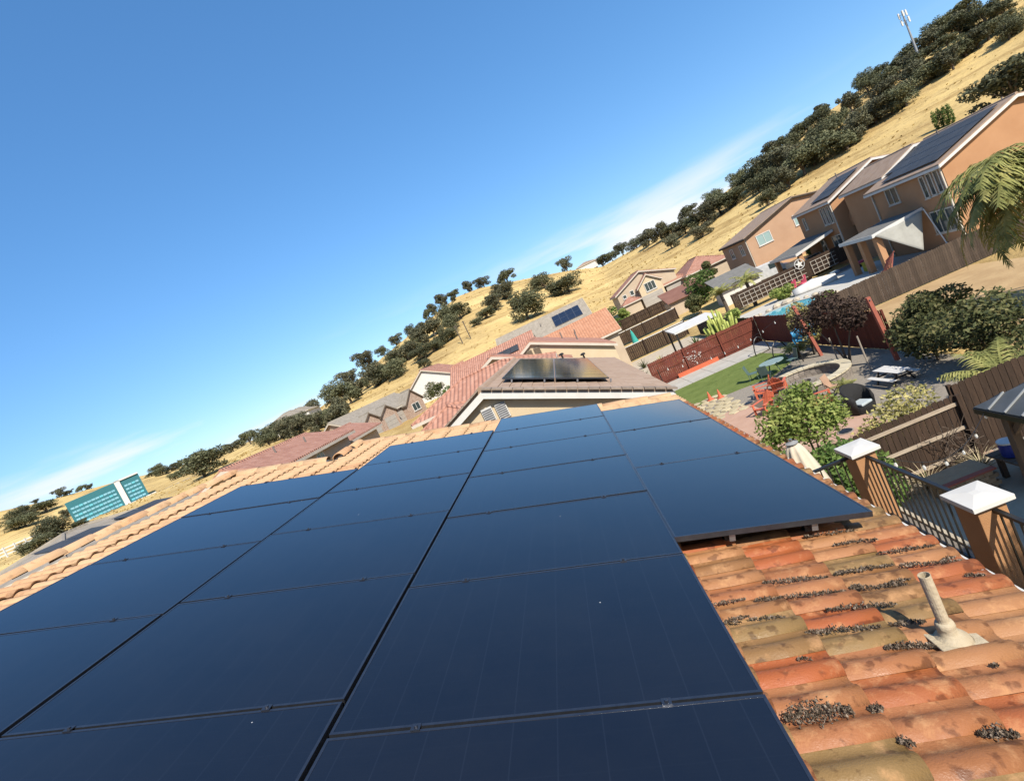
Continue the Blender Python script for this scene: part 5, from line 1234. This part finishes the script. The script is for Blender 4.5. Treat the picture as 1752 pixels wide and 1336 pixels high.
m_post = mat('brown_post', (0.12, 0.085, 0.06), (0.17, 0.125, 0.09), scale=4, stretch=(5, 5, .6))
for x in (gx0 + .3, gx1 - .3):
    for y in (gy0 + .3, gy1 - .3):
        MB().box(x - .075, x + .075, y - .075, y + .075, 0, ge).build('post', m_post, gz)
        MB().bar((x, y, 1.9), (x + (.5 if x < 8 else -.5), y, 2.5), .07, .1).build('brace', m_post, gz); MB().bar((x, y, 1.9), (x, y + (.5 if y < 9 else -.5), 2.5), .07, .1).build('brace', m_post, gz)
um = thing('patio_umbrella', 'closed cream patio umbrella standing behind the gutter', 'umbrella', (3.42, 11.0, 0)); um.scale = (1.25, 1.25, 1.0)
m_canv = mat('cream_canvas', (0.62, 0.53, 0.40), (0.70, 0.61, 0.47), scale=3, rough=.9)
v, f = [], []; n = 32
for k, (z, r_) in enumerate(((3.32, .03), (3.27, .10), (3.15, .14), (2.7, .22), (2.2, .30), (1.8, .34), (1.7, .31))):
    for i in range(n):
        a = 6.283*i/n; q = r_ * (1 + (.22 * min(1, k/3)) * math.cos(a*8)); v.append((math.cos(a)*q, math.sin(a)*q, z))
f = [(k*n+i, k*n+(i+1) % n, (k+1)*n+(i+1) % n, (k+1)*n+i) for k in range(6) for i in range(n)] + [tuple(range(n))[::-1]]
MB().add(v, f).build('canopy', m_canv, um, world=False, smooth=True)
MB().tube([(0, 0, 0), (0, 0, 3.42)], .025, 10).build('pole', m_alu, um, world=False)
MB().lathe([(.02, 3.30), (.09, 3.31), (.10, 3.335), (.03, 3.37)], (0, 0, 0), 14).build('finial', mat('grey_cap', (0.35, 0.35, 0.34)), um, world=False)
MB().lathe([(.28, 0), (.28, .05), (.06, .09)], (0, 0, 0), 18).build('base', m_black, um, world=False)
# brick planter with a red cap, lumber, bucket
pl = thing('brick_planter', 'tan brick planter with red cap beside the gazebo', 'planter', (7.1, 12.6, 0))
m_brk = mat('tan_brick', (0.44, 0.30, 0.17), (0.52, 0.37, 0.22), scale=6, rv=.18, bump=.3)
bm_ = MB().box(-.098, .098, -.05, .05, 0, .085).mesh('brick', m_brk)
for k in range(5):
    for j in range(5):
        for sy, y in ((0, 12.35), (1, 12.95)):
            o = link('brick', bm_, pl); o.location = Vector((6.62 + j*.205 + (.1 if k % 2 else 0), y, k*.092)) - org(pl)
    for j in range(3):
        o = link('brick', bm_, pl); o.location = Vector((6.57, 12.5 + j*.2, k*.092)) - org(pl); o.rotation_euler.z = R(90)
MB().box(6.5, 7.62, 12.42, 13.02, .465, .50).build('cap', m_brk, pl); MB().box(6.5, 7.62, 12.27, 12.415, .465, .505).build('cap_edge', mat('red_cap_paint', (0.50, 0.15, 0.10)), pl)
wb = thing('work_bench', 'dark timber bench stacked behind the brick planter', 'bench', (8.5, 12.4, 0))
for k in range(4): MB().box(7.75, 10.2, 11.75 + k*.24, 11.97 + k*.24, .60, .64).build('plank', m_post, wb)
for x in (7.95, 10.0):
    for y in (11.85, 12.6): MB().box(x - .05, x + .05, y - .05, y + .05, 0, .6).build('leg', m_post, wb)
for k in range(3): MB().box(7.75, 10.2, 11.70, 11.73, .08 + k*.17, .23 + k*.17).build('side_board', m_post, wb)
bk = thing('drum', 'blue plastic drum with white lid on the dark bench', 'drum', (8.0, 12.25, .64))
MB().lathe([(.15, 0), (.17, .02), (.185, .15), (.18, .30), (.165, .33)], (0, 0, 0), 24).build('barrel', mat('blue_plastic', (0.02, 0.045, 0.30), rough=.4), bk, world=False, smooth=False)
MB().lathe([(.19, .33), (.19, .365), (.165, .37), (.14, .355), (.02, .355)], (0, 0, 0), 24).build('lid', m_white, bk, world=False)
for i, (x, y) in enumerate(((5.3, 13.2), (6.1, 13.35), (6.7, 13.3), (7.9, 13.2))):
    t = thing('dry_grass_clump', 'dry straw coloured grass clump at the fence foot, %s' % ('leftmost', 'second from left', 'third from left', 'rightmost')[i], 'plant', (x, y, 0), 0, 'dry clumps at the fence foot')
    rosette(t, 70, .75, .012, mat('straw', (0.42, 0.34, 0.20), (0.52, 0.43, 0.27), trans=.2), 1.25, 1.1, 0, 40 + i)
    rosette(t, 26, .5, .02, m_bush, 1.2, .8, 0, 60 + i)
t = thing('dead_vine', 'tangled dark dead vine on the brown fence beside the gazebo', 'plant', (7.7, 13.55, 0))
g = random.Random(4); vt = MB()
for i in range(46):
    p = Vector((g.uniform(-.35, .45), g.uniform(-.1, .1), g.uniform(.1, .8))); pts = [p]
    for k in range(5): p = p + Vector((g.uniform(-.16, .16), g.uniform(-.07, .05), g.uniform(-.08, .2))); pts.append(p)
    vt.tube(pts, .007, 4, cap=False)
q = vt.build('twigs', mat('dead_twig', (0.10, 0.07, 0.05), (0.2, 0.15, 0.11)), t, world=False); q['kind'] = 'stuff'
# string light from the pillar to the gazebo
a, b = Vector((3.2, 7.5, 4.12)), Vector((7.0, 10.9, 2.5))
slt = thing('string_light', 'thin string light with clear bulbs sagging toward the gazebo', 'string light', tuple(a))
pts = [a.lerp(b, k/24) + Vector((0, 0, -.55*math.sin(math.pi*k/24))) for k in range(25)]
MB().tube(pts, .006, 5).build('cable', m_black, slt)
m_bulb, _t, _b = newmat('clear_bulb'); _b.inputs['Base Color'].default_value = (.85, .85, .8, 1); _b.inputs['Roughness'].default_value = .1; _b.inputs['Transmission Weight'].default_value = .6
for k in range(3, 24, 4):
    p = pts[k]; MB().lathe([(.012, -.05), (.014, 0)], p, 8).build('socket', m_black, slt); MB().lathe([(.004, -.135), (.022, -.12), (.026, -.095), (.012, -.052)], p, 10).build('bulb', m_bulb, slt)
# second string light over the neighbour lawn
a, b = Vector((4.5, 31.5, 2.6)), Vector((13.2, 33.0, 2.4))
s2 = thing('string_light', 'string light with small bulbs across the neighbour lawn', 'string light', tuple(a))
pts = [a.lerp(b, k/30) + Vector((0, 0, -.7*math.sin(math.pi*k/30))) for k in range(31)]
MB().tube(pts, .008, 4).build('cable', m_black, s2)
for k in range(2, 30, 3): MB().lathe([(.005, -.16), (.035, -.13), (.03, -.09), (.015, 0)], pts[k], 8).build('bulb', m_bulb, s2)
for q in (a, b):
    MB().tube([(q.x, q.y, 0), q], .03, 7).build('pole', m_black, s2)

# ------------------------------------------------------------------ pool yard
m_water, _t, _b = newmat('pool_water'); _b.inputs['Base Color'].default_value = (.05, .34, .44, 1); _b.inputs['Roughness'].default_value = .08
_n = _t.nodes.new('ShaderNodeTexNoise'); _n.inputs['Scale'].default_value = 2.5; _u = _t.nodes.new('ShaderNodeBump'); _u.inputs['Strength'].default_value = .25; _t.links.new(_n.outputs[0], _u.inputs['Height']); _t.links.new(_u.outputs[0], _b.inputs['Normal'])
pool = thing('swimming_pool', 'turquoise swimming pool with pale stone rim beyond the grey fence', 'pool', (18.6, 47.5, 0))
def pc(x, y): return (x, y)
pp = [(16.4, 46.5), (17.4, 44.6), (19.6, 44.2), (21.4, 45.4), (21.8, 48.0), (20.8, 50.6), (18.6, 51.3), (16.9, 49.8)]
MB().poly([(x, y, .035) for x, y in pp], (0, 0, .02)).build('water', m_water, pool)
for i in range(8):
    a_, b_2 = Vector((*pp[i], .06)), Vector((*pp[(i+1) % 8], .06)); MB().bar(a_, b_2, .45, .10).build('coping', mat('pale_coping', (0.60, 0.56, 0.48), scale=2), pool)
MB().poly([(16.9, 43.0, .035), (18.6, 42.6, .035), (19.2, 43.4, .035), (18.4, 44.0, .035), (17.1, 44.0, .035)], (0, 0, .1)).build('spa_water', m_water, pool)
g = random.Random(9)
for i in range(26):
    u = i / 26 * 8; k = int(u); a_, b_2 = Vector((*pp[k], 0)), Vector((*pp[(k+1) % 8], 0)); q = a_.lerp(b_2, u - k); c = Vector((19.1, 47.6, 0)); q = c + (q - c) * g.uniform(1.16, 1.3)
    o = MB().lathe([(.05, .0), (.3, .02), (.34, .16), (.2, .32), (.03, .36)], (0, 0, 0), 7).build('rim_stone', m_cream, pool, world=False); o.location = q - org(pool); s_ = g.uniform(.6, 1.3); o.scale = (s_, s_*g.uniform(.7, 1.3), s_); o.rotation_euler.z = g.uniform(0, 6)
# pale rock slide / upturned white cover
q = atZ(1395, 492, .05); sl_ = thing('white_cover', 'large white domed cover lying beside the pool', 'cover', tuple(q), R(-20))
v, f = [], []
for i in range(13):
    a = math.pi * i / 12
    for j in range(7): xx = -1.9 + j*3.8/6; rr_ = .95 * (1 - .35*abs(j - 3)/3); v.append((xx, math.cos(a)*rr_*1.1, math.sin(a)*rr_*.95))
f = [(i*7+j, (i+1)*7+j, (i+1)*7+j+1, i*7+j+1) for i in range(12) for j in range(6)]
o = MB().add(v, f).build('shell', m_white, sl_, world=False, smooth=True); o.modifiers.new('t', 'SOLIDIFY').thickness = .06
MB().add([(-1.88, -.66, 0), (-1.88, .66, 0), (-1.88, .45, .42), (-1.88, 0, .58), (-1.88, -.45, .42)], [(0, 1, 2, 3, 4)]).build('opening', m_black, sl_, world=False)
m_pinkp = mat('pink_plastic', (0.72, 0.10, 0.16), (0.78, 0.14, 0.20), rough=.5)
for lb, px in (('left', (1357, 498)), ('right', (1374, 490))):
    t = thing('pool_chair', 'hot pink pool chair by the white cover, %s one' % lb, 'chair', tuple(atZ(*px, .03)), R(-60))
    MB().box(-.3, .3, -.35, .3, .28, .36).build('seat', m_pinkp, t, world=False); MB().poly([(-.32, .28, .3), (.32, .28, .3), (.28, .55, 1.05), (-.28, .55, 1.05)], (0, .06, 0)).build('backrest', m_pinkp, t, world=False)
    for x in (-.27, .27):
        for y in (-.3, .28): MB().box(x - .03, x + .03, y - .03, y + .03, 0, .28).build('leg', m_pinkp, t, world=False)
def patio_cover(label, x0, x1, y0, y1, zl, zh, mroofc, posts, sag=None):
    t = thing('patio_cover', label, 'patio cover', ((x0+x1)/2, (y0+y1)/2, 0))
    r_ = MB().poly([(x0, y0, zl), (x1, y0, zh), (x1, y1, zh), (x0, y1, zl)], (0, 0, .16)).build('roof', mroofc, t)
    MB().box(x0 - .06, x0 - .005, y0 - .05, y1 + .05, zl - .08, zl + .2).build('fascia', m_white, r_)
    MB().poly([(x0, y0 - .06, zl - .08), (x1, y0 - .06, zh - .08), (x1, y0 - .06, zh + .2), (x0, y0 - .06, zl + .2)], (0, .055, 0)).build('fascia', m_white, r_)
    for (x, y) in posts: MB().box(x - .22, x + .22, y - .22, y + .22, 0, zl).build('post', m_rust_w, t)
    return t
m_shing = mat('grey_shingle', (0.16, 0.155, 0.14), (0.23, 0.22, 0.20), scale=2, bump=.3)
patio_cover('grey roofed patio cover behind the nearest two storey house', 25.8, 29.9, 45.0, 49.8, 3.0, 3.35, m_shing, ((26.2, 45.3), (26.2, 47.4), (26.2, 49.5)))
patio_cover('grey roofed patio cover behind the second two storey house', 26.6, 30.9, 59.8, 66.5, 3.1, 3.9, m_shing, ((27.1, 60.2), (27.1, 66.0)))
# grey shade sail hung from the first patio cover
ss = thing('shade_sail', 'pale grey shade sail draped from the patio cover to the fence', 'shade sail', (26, 43, 0))
A_, B_, C_ = Vector((25.9, 44.9, 3.0)), Vector((29.7, 44.85, 3.3)), Vector((28.2, 43.9, .55))
v = []; nn = 14
for i in range(nn + 1):
    for j in range(nn + 1 - i):
        u, w_ = i/nn, j/nn; p = A_*(1-u-w_) + B_*u + C_*w_; sagz = -.5*u*w_*(1-u-w_)*9 * .35 + .05*math.sin(9*u + 3*w_)*(1 - w_)
        v.append(p + Vector((sagz*.4, -sagz*.3, sagz)))
idx = {}; c = 0
for i in range(nn + 1):
    for j in range(nn + 1 - i): idx[i, j] = c; c += 1
f = []
for i in range(nn):
    for j in range(nn - i):
        f.append((idx[i, j], idx[i+1, j], idx[i, j+1]))
        if j < nn - i - 1: f.append((idx[i+1, j], idx[i+1, j+1], idx[i, j+1]))
o = MB().add(v, f).build('cloth', mat('grey_sail_cloth', (0.34, 0.33, 0.29), (0.42, 0.41, 0.36), scale=1.5, rough=.9), ss, smooth=True); o.modifiers.new('t', 'SOLIDIFY').thickness = .015
MB().tube([B_ + Vector((.1, -.1, .1)), Vector((29.9, 43.8, 0))], .05, 8).build('pole', m_white, ss)
# clutter below the patio cover
t = thing('ladder_rack', 'coral wooden folding rack leaning under the shade sail', 'rack', (25.6, 44.2, 0))
for k in range(6): MB().bar((25.2, 43.4 + k*.22, .1), (25.9, 43.5 + k*.22, 1.5 - k*.12), .06, .05).build('slat', m_redpost, t)
MB().bar((25.2, 43.35, .6), (25.2, 44.7, .2), .05, .07).build('rail', m_redpost, t); MB().bar((25.9, 43.4, 1.5), (25.9, 44.8, .85), .05, .07).build('rail', m_redpost, t)
t = thing('storage_box', 'bright yellow plastic crate by the grey fence', 'crate', tuple(atZ(1488, 462, .03)))
MB().box(-.3, .3, -.3, .3, 0, .75).build('body', mat('yellow_plastic', (0.75, 0.62, 0.03), rough=.5), t, world=False, bevel=.03); MB().box(-.33, .33, -.33, .33, .75, .82).build('lid', MATS['yellow_plastic'], t, world=False)
t = thing('toy_wagon', 'small pink plastic wagon beside the yellow crate', 'toy', tuple(atZ(1476, 455, .03)))
MB().box(-.5, .5, -.28, .28, .2, .55).build('body', m_pinkp, t, world=False, bevel=.05)
for x in (-.35, .35):
    for y in (-.3, .3): MB().tube([(x, y - .03, .16), (x, y + .03, .16)], .15, 12).build('wheel', m_black, t, world=False)
t = thing('pool_pad', 'dark grey rubber mat on the deck beside the pool', 'mat', tuple(atZ(1440, 463, .03)))
MB().box(-2.6, 2.6, -1.5, 1.5, 0.01, .05).build('sheet', mat('rubber', (0.10, 0.11, 0.11), (0.15, 0.16, 0.16)), t, world=False); MB().lathe([(.05, .05), (.5, .05), (.42, .22), (.05, .28)], (-.6, .2, 0), 14).build('skimmer_lid', mat('pale_blue_plastic', (0.35, 0.45, 0.52)), t, world=False)
MB().box(-2.6, 2.6, -1.56, -1.51, .005, .09).build('edge', m_conc, t, world=False)
# palms, cactus, agaves, canopy in the garden behind the red fence
for lb, px, h, sd_ in (('left', (1240, 520), 2.6, 21), ('right', (1285, 503), 2.9, 22)):
    q = atZ(*px, .3); palm('small feather palm by the pool fence, %s one' % lb, (q.x*.85, q.y*.85, 0), h, 1.9, 16, sd_, 'small_palm', 1.5, .32)
cq = thing('cactus', 'tall branching yellow green cactus clump above the red fence', 'cactus', (11.9, 43.4, 0))
m_cact = leafmat('cactus_green', (0.20, 0.24, 0.05), (0.42, 0.44, 0.13), (0.30, 0.33, 0.08), scale=2, trans=0.05)
g = random.Random(5)
for i in range(34):
    a = g.uniform(0, 6.28); r_ = g.uniform(.1, 1.3); b0 = Vector((math.cos(a)*r_*.35, math.sin(a)*r_*.35, .2)); b1 = Vector((math.cos(a)*r_, math.sin(a)*r_, g.uniform(.9, 1.6))); b2 = b1 + Vector((math.cos(a)*.15, math.sin(a)*.15, g.uniform(.9, 1.7) * (1.15 - r_*.4)))
    MB().tube([b0, b1, b1.lerp(b2, .5), b2, b2 + Vector((0, 0, .05))], [.08, .095, .10, .085, .03], 7).build('stem', m_cact, cq, world=False, smooth=True)
cn = thing('garden_canopy', 'white roofed garden canopy on black posts behind the red fence', 'canopy', (11, 46, 0))
c0, c1_, c2_, c3_ = Vector((8.9, 46.2, 2.6)), Vector((11.6, 45.2, 2.6)), Vector((12.3, 48.6, 2.75)), Vector((9.4, 49.8, 2.75))
c0, c1_, c2_, c3_ = Vector((8.8, 44.6, 2.55)), Vector((12.6, 44.6, 2.55)), Vector((12.6, 48.0, 2.75)), Vector((8.8, 48.0, 2.75))
MB().poly([c0, c1_, c2_, c3_], (0, 0, .12)).build('roof', m_white, cn)
for q in (c0, c1_, c2_, c3_): x, y = q.x + (.15 if q.x < 10 else -.15), q.y + (.15 if q.y < 46 else -.15); MB().box(x - .07, x + .07, y - .07, y + .07, 0, q.z).build('post', m_black, cn)
for i, (x, y, ln, mm) in enumerate(((7.2, 42.2, .8, m_pale), (6.2, 44.0, .9, m_palm), (8.2, 45.0, 1.0, m_pale), (9.6, 43.2, .7, m_green), (5.4, 46.5, .8, m_bush), (7.6, 49.0, 1.1, m_pale), (11.5, 51.0, 1.1, m_green), (6.4, 52.0, 1.0, m_bush))):
    t = thing('agave', '%s spiky agave in the cream rock garden, %s' % ('pale' if mm == m_pale else 'green' if mm != m_bush else 'dark', ('front left', 'left by the wall', 'below the canopy', 'front middle', 'far left', 'behind the canopy', 'right of the canopy', 'back left')[i]), 'plant', (x, y, 0), 0, 'agaves in the rock garden')
    rosette(t, 22, ln, .07, mm, 1.15, .25, 0, 70 + i)
g = random.Random(12)
for i in range(16):
    x, y = g.uniform(4.6, 9.6), g.uniform(41, 45)
    t = thing('boulder', 'cream boulder in the rock garden behind red fence', 'boulder', (x, y, 0), g.uniform(0, 6), 'boulders in the rock garden'); s_ = g.uniform(.25, .6)
    v = []; n1_ = 8
    for k, (z, r_) in enumerate(((0, .9), (.35, 1.0), (.7, .7), (.85, .25))):
        for j in range(n1_): a = 6.283*j/n1_; q = r_*s_*g.uniform(.8, 1.15); v.append((math.cos(a)*q, math.sin(a)*q, z*s_))
    MB().add(v, [(k*8+j, k*8+(j+1) % 8, (k+1)*8+(j+1) % 8, (k+1)*8+j) for k in range(3) for j in range(8)] + [tuple(range(24, 32))]).build('rock', m_cream, t, world=False)
# fences and umbrella of the lots farther on
fence('brown_fence', 'brown fence with white top rail beyond the rock garden', (3.6, 61.0), (13.5, 61.0), 1.7, m_cedar, m_white, zb=0.1, side=-1, rails=(1.65,), board=.22)
fence('brown_fence', 'second brown fence with white rail farther behind the rock garden', (4.0, 74.0), (16.0, 74.0), 1.7, m_cedar, m_white, zb=1.0, side=-1, rails=(1.65,), board=.25)
fence('brown_fence', 'dark fence before the tan two storey house', (8.0, 86.0), (26.0, 86.0), 1.7, m_cedar, zb=2.0, side=-1, board=.3)
t = thing('patio_umbrella', 'closed turquoise umbrella between the two brown fences', 'umbrella', (8.5, 66.5, .2))
MB().lathe([(.45, .9), (.35, 1.4), (.18, 2.3), (.04, 2.7)], (0, 0, 0), 12).build('canopy', mat('turquoise_cloth', (0.06, 0.45, 0.38)), t, world=False); MB().tube([(0, 0, 0), (0, 0, 2.8)], .04, 8).build('pole', m_white, t, world=False)
sh = thing('shed', 'garden shed with plain red brown roof before the tan house', 'shed', (18.5, 78, 1.2))
MB().box(16.2, 21.6, 77.0, 80.4, .2, 3.2).build('wall', m_tan_w, sh); MB().poly([(15.9, 76.5, 3.2), (21.9, 76.5, 3.2), (21.9, 80.9, 4.7), (15.9, 80.9, 4.7)], (0, 0, .12)).build('roof', mat('red_brown_roofing', (0.22, 0.10, 0.07), (0.28, 0.14, 0.10), scale=1, bump=.3), sh)
sh = thing('shed', 'grey roofed shed with white wall before the white van', 'shed', (22.5, 68, .4))
MB().box(20.6, 25.4, 68.0, 71.0, 0, 2.6).build('wall', m_white, sh); MB().poly([(20.2, 67.4, 2.5), (25.8, 67.4, 2.5), (25.8, 71.6, 4.0), (20.2, 71.6, 4.0)], (0, 0, .12)).build('roof', m_shing, sh)
for i, (x, y, r_, h, mm, lb) in enumerate(((20.5, 76, 2.6, 4.5, m_green, 'big green shrub mass beside the grey shed'), (18.2, 71, 1.6, 2.6, m_bush, 'bluish shrub before the red brown shed'), (9.2, 88, 2.4, 4.2, m_green, 'green tree left of the tan two storey house'), (11.2, 90, 1.6, 3.0, m_lime, 'bright bush left of the tan house porch'), (24.8, 84, 1.7, 5.0, m_bush, 'dark conical tree beside the low tan house'), (31.8, 66.8, 1.5, 3.6, m_green, 'green tree beside the second patio cover'), (16.5, 54.5, 1.2, 1.5, m_lime, 'lime shrub left of the pool'), (18.8, 41.0, 1.4, 1.2, m_lime, 'lime flowering shrub before the pool'), (22.0, 55.5, 1.2, 1.5, m_lime, 'yellow green shrub at the pool fence'))):
    shrub('garden_shrub', lb, (x, y, ground(x, y)), lobesof(r_, h, 8, 80 + i, .15), 2600, .16 if r_ > 1.5 else .11, mm, seed=90 + i)
# white van beside the second house and a parked pickup under the cover
def van(label, loc, rz, s=1.0):
    t = thing('van', label, 'van', loc, rz)
    MB().poly([(-2.6, -.95, .45), (2.5, -.95, .45), (2.55, -.95, 1.1), (1.75, -.95, 1.35), (1.15, -.95, 2.15), (-2.5, -.95, 2.25), (-2.62, -.95, 1.9)], (0, 1.9, 0)).build('body', mat('white_car_paint', (0.8, 0.8, 0.78), rough=.3), t, world=False, bevel=.06)
    for y in (-.965, .955):
        MB().poly([(.2, y, 1.35), (1.45, y, 1.35), (1.05, y, 2.0), (.2, y, 2.02)], (0, .01, 0)).build('side_window', m_glass, t, world=False)
    MB().poly([(1.80, -.8, 1.38), (1.80, .8, 1.38), (1.22, .72, 2.1), (1.22, -.72, 2.1)], (.03, 0, .02)).build('windscreen', m_glass, t, world=False)
    for x in (-1.6, 1.55):
        for y in (-.98, .78):
            w_ = MB().tube([(x, y, .38), (x, y + .2, .38)], .38, 18).build('wheel', m_black, t, world=False); MB().tube([(x, y - .01, .38), (x, y + .21, .38)], .2, 12).build('rim', m_alu, w_, world=False)
    MB().box(2.53, 2.6, -.9, -.6, .75, .95).build('headlight', m_white, t, world=False); MB().box(2.53, 2.6, .6, .9, .75, .95).build('headlight', m_white, t, world=False)
van('white van parked before the salmon house', (27.6, 70.5, .9), R(-20))
van('white vehicle half hidden under the second patio cover', (29.0, 63.2, .1), R(-80))
# ------------------------------------------------------------------ glass office building, white fence and far left
gb_ = thing('office_building', 'teal glass office building with white frame on the far left', 'building', (-294, 298, 18))
P0, P1 = Vector((-308.0, 285.5, 0)), Vector((-280.5, 312.9, 0)); dv = (P1 - P0).normalized(); nv = Vector((dv.y, -dv.x, 0))
if nv.dot(Vector((294, -298, 0))) < 0: nv = -nv
LB = (P1 - P0).length; MB_ = Matrix((dv, nv, Vector((0, 0, 1)))).transposed()
Z0, Z1 = 20.0, 36.6
MB().obox((P0 + P1)/2 - nv*7 + Vector((0, 0, (Z0 + Z1)/2 - 2)), (LB, 14, Z1 - Z0 + 4), MB_).build('core', mat('teal_spandrel', (0.035, 0.16, 0.19), (0.05, 0.20, 0.23), rough=.3), gb_)
m_tg, _t, _b = newmat('teal_curtain_glass'); _b.inputs['Base Color'].default_value = (.10, .36, .42, 1); _b.inputs['Roughness'].default_value = .12
m_tg2 = mat('pale_window_band', (0.15, 0.40, 0.50), (0.30, 0.58, 0.68), scale=.4, rough=.3)
for blk, (u0, u1) in enumerate(((0.03, .63), (.76, .97))):
    n = 11 if blk == 0 else 4
    for r_ in range(5):
        for c in range(n):
            uc = LB * (u0 + (u1 - u0)*(c + .5)/n); z = Z0 + 2.2 + r_*2.45
            MB().obox(P0 + dv*uc + nv*.05 + Vector((0, 0, z)), (LB*(u1-u0)/n*.88, .2, 1.15), MB_).build('window', m_tg2 if (r_ + c*3) % 5 else m_tg, gb_)
MB().obox(P0 + dv*(LB*.695) + nv*.3 + Vector((0, 0, (Z0+Z1)/2)), (LB*.075, 1.2, Z1 - Z0 + 1.2), MB_).build('white_pier', m_white, gb_)
MB().obox(P0 + dv*(LB*.83) + nv*.3 + Vector((0, 0, Z1 + .1)), (LB*.34, 1.2, .9), MB_).build('white_cornice', m_white, gb_)
MB().obox(P0 + dv*(LB*.55) + nv*1.2 + Vector((0, 0, Z0 - .2)), (LB*1.1, 3, 1.8), MB_).build('white_base', m_white, gb_)
lw2 = thing('low_building', 'long low white building right of the glass office', 'building', (-212, 252, 12))
q0, q1 = Vector((-220.6, 245.4, 14.5)), Vector((-204.6, 258.9, 14.5)); d2 = (q1 - q0).normalized(); M2 = Matrix((d2, Vector((d2.y, -d2.x, 0)), Vector((0, 0, 1)))).transposed()
MB().obox((q0 + q1)/2, ((q1 - q0).length*1.2, 6, 4.6), M2).build('wall', m_white, lw2); MB().obox((q0 + q1)/2 + Vector((0, 0, 2.5)), ((q1 - q0).length*1.25, 7, .5), M2).build('roof', m_greytile, lw2)
for k in range(5): MB().obox(q0.lerp(q1, .1 + k*.2) + M2 @ Vector((0, 3.03, .6)), (1.2, .15, 1.0), M2).build('window', m_glass, lw2)
wf = thing('rail_fence', 'white three rail ranch fence at the far left', 'fence', (-116, 95, 11))
f0, f1 = atZ(-40, 985, 11.6), atZ(-40, 985, 11.6)
f0 = Vector((-122.0, 88.0, 0)); f1 = Vector((-112.0, 99.8, 0)); nP = 9
for k in range(nP + 1):
    p = f0.lerp(f1, k/nP); z = ground(p.x, p.y); MB().box(p.x - .12, p.x + .12, p.y - .12, p.y + .12, z - .5, z + 2.2).build('post', m_white, wf)
for hh in (.6, 1.25, 1.9):
    MB().bar((f0.x, f0.y, ground(f0.x, f0.y) + hh), (f1.x, f1.y, ground(f1.x, f1.y) + hh), .08, .26).build('rail', m_white, wf)
for i, (px, py, D) in enumerate(((490, 694, 205), (505, 688, 215))):
    b = onhill(px, py + 6, 150); hip('house', 'tiny pale house among the low oaks on the left, %s' % ('left one', 'right one')[i], b.x - 5, b.x + 4, b.y - 3, b.y + 4, b.z, b.z + 3.5, b.z + 5.2, m_white, m_greytile)
# mixed shrubs by the street houses
for i, (x, y, r_, h, mm, lb) in enumerate(((-16.3, 38.5, 1.5, 2.4, m_purple, 'dark reddish shrub beside the low red roofed house'), (-16.8, 35.8, 1.2, 2.0, m_lime, 'yellow green shrub before the low red roofed house'), (-17.0, 67.0, 1.6, 3.0, m_green, 'green shrub beside the tan brick garage house'), (-16.5, 73.5, 1.7, 3.2, m_green, 'green street tree behind the red hip roof'), (-21.0, 82.0, 2.0, 4.5, m_bush, 'sparse tree beyond the tan brick house'), (2.6, 58.0, 1.4, 1.6, m_bush, 'dry shrub bed right of the second cream gable'))):
    shrub('garden_shrub', lb, (x, y, ground(x, y)), lobesof(r_, h, 8, 180 + i, .15), 2400, .13, mm, seed=190 + i)

# ------------------------------------------------------------------ small house details
for hh, x, y, z0, z1 in ((h1, 29.93, 42.0, 0.1, 6.0), (h2, 30.93, 58.6, 0.5, 6.8), (h3, 28.53, 76.1, 1.3, 6.9), (h1, 29.93, 50.2, 0.1, 6.0)):
    MB().box(x - .05, x + .05, y - .05, y + .05, z0, z1).build('downpipe', m_trim, hh)
for hh, rr_, pts_ in ((n2, n2r, ((1.5, 46.0, 5.75), (0.4, 50.0, 6.25))), (n3, n3r, ((2.0, 58.4, 5.75), (-1.0, 59.4, 6.25))), (n4, n4r, ((-1.5, 80.5, 8.15), (-4.0, 79.0, 7.4))), (h1, h1r, ((34.9, 47.8, 8.05), (37.0, 44.0, 8.1))), (h2, h2r, ((35.3, 63.5, 8.9),)), (c1, c1r, ((-20.0, 33.0, 7.85), (-19.4, 36.0, 7.6))), (t4, t4r, ((19.5, 98.0, 8.9),))):
    for p in pts_: MB().tube([(p[0], p[1], p[2] - .2), (p[0], p[1], p[2] + .45)], .06, 8).build('vent_pipe', mat('roof_vent_metal', (0.22, 0.19, 0.17), rough=.6), rr_)
# weathered rail posts on the hill
for i, (x, y) in enumerate(((792, 588), (806, 580))):
    b = onhill(x, y, 150); t = thing('hill_post', 'thin weathered wooden post on the round hill, %s one' % ('left', 'right')[i], 'post', b)
    MB().tube([(0, 0, -.4), (0, 0, 5.5)], .16, 6).build('shaft', m_bark, t, world=False); MB().bar((-.5, 0, 5.2), (.5, 0, 5.2), .12, .14).build('crossbar', m_bark, t, world=False)

# ------------------------------------------------------------------ labels: alike neighbours told apart by their order from the left
by = {}
for o in scn.objects:
    if o.parent is None and 'category' in o.keys(): by.setdefault(o['label'], []).append(o)
NUM = ['leftmost', 'second from left', 'third from left', 'fourth from left', 'fifth from left', 'sixth from left', 'seventh from left', 'eighth from left', 'ninth from left', 'tenth from left', 'eleventh from left', 'twelfth from left', 'thirteenth from left', 'fourteenth from left', 'fifteenth from left', 'sixteenth from left']
for lb, os_ in by.items():
    if len(os_) < 2: continue
    def sx_(o):
        c = MW.T @ (np.array(o.location) - np.array((0, 0, EYE))); return c[0] / c[2]
    os_.sort(key=sx_)
    for k, o in enumerate(os_): o['label'] = lb + ', ' + ('rightmost' if k == len(os_) - 1 else NUM[min(k, 15)])
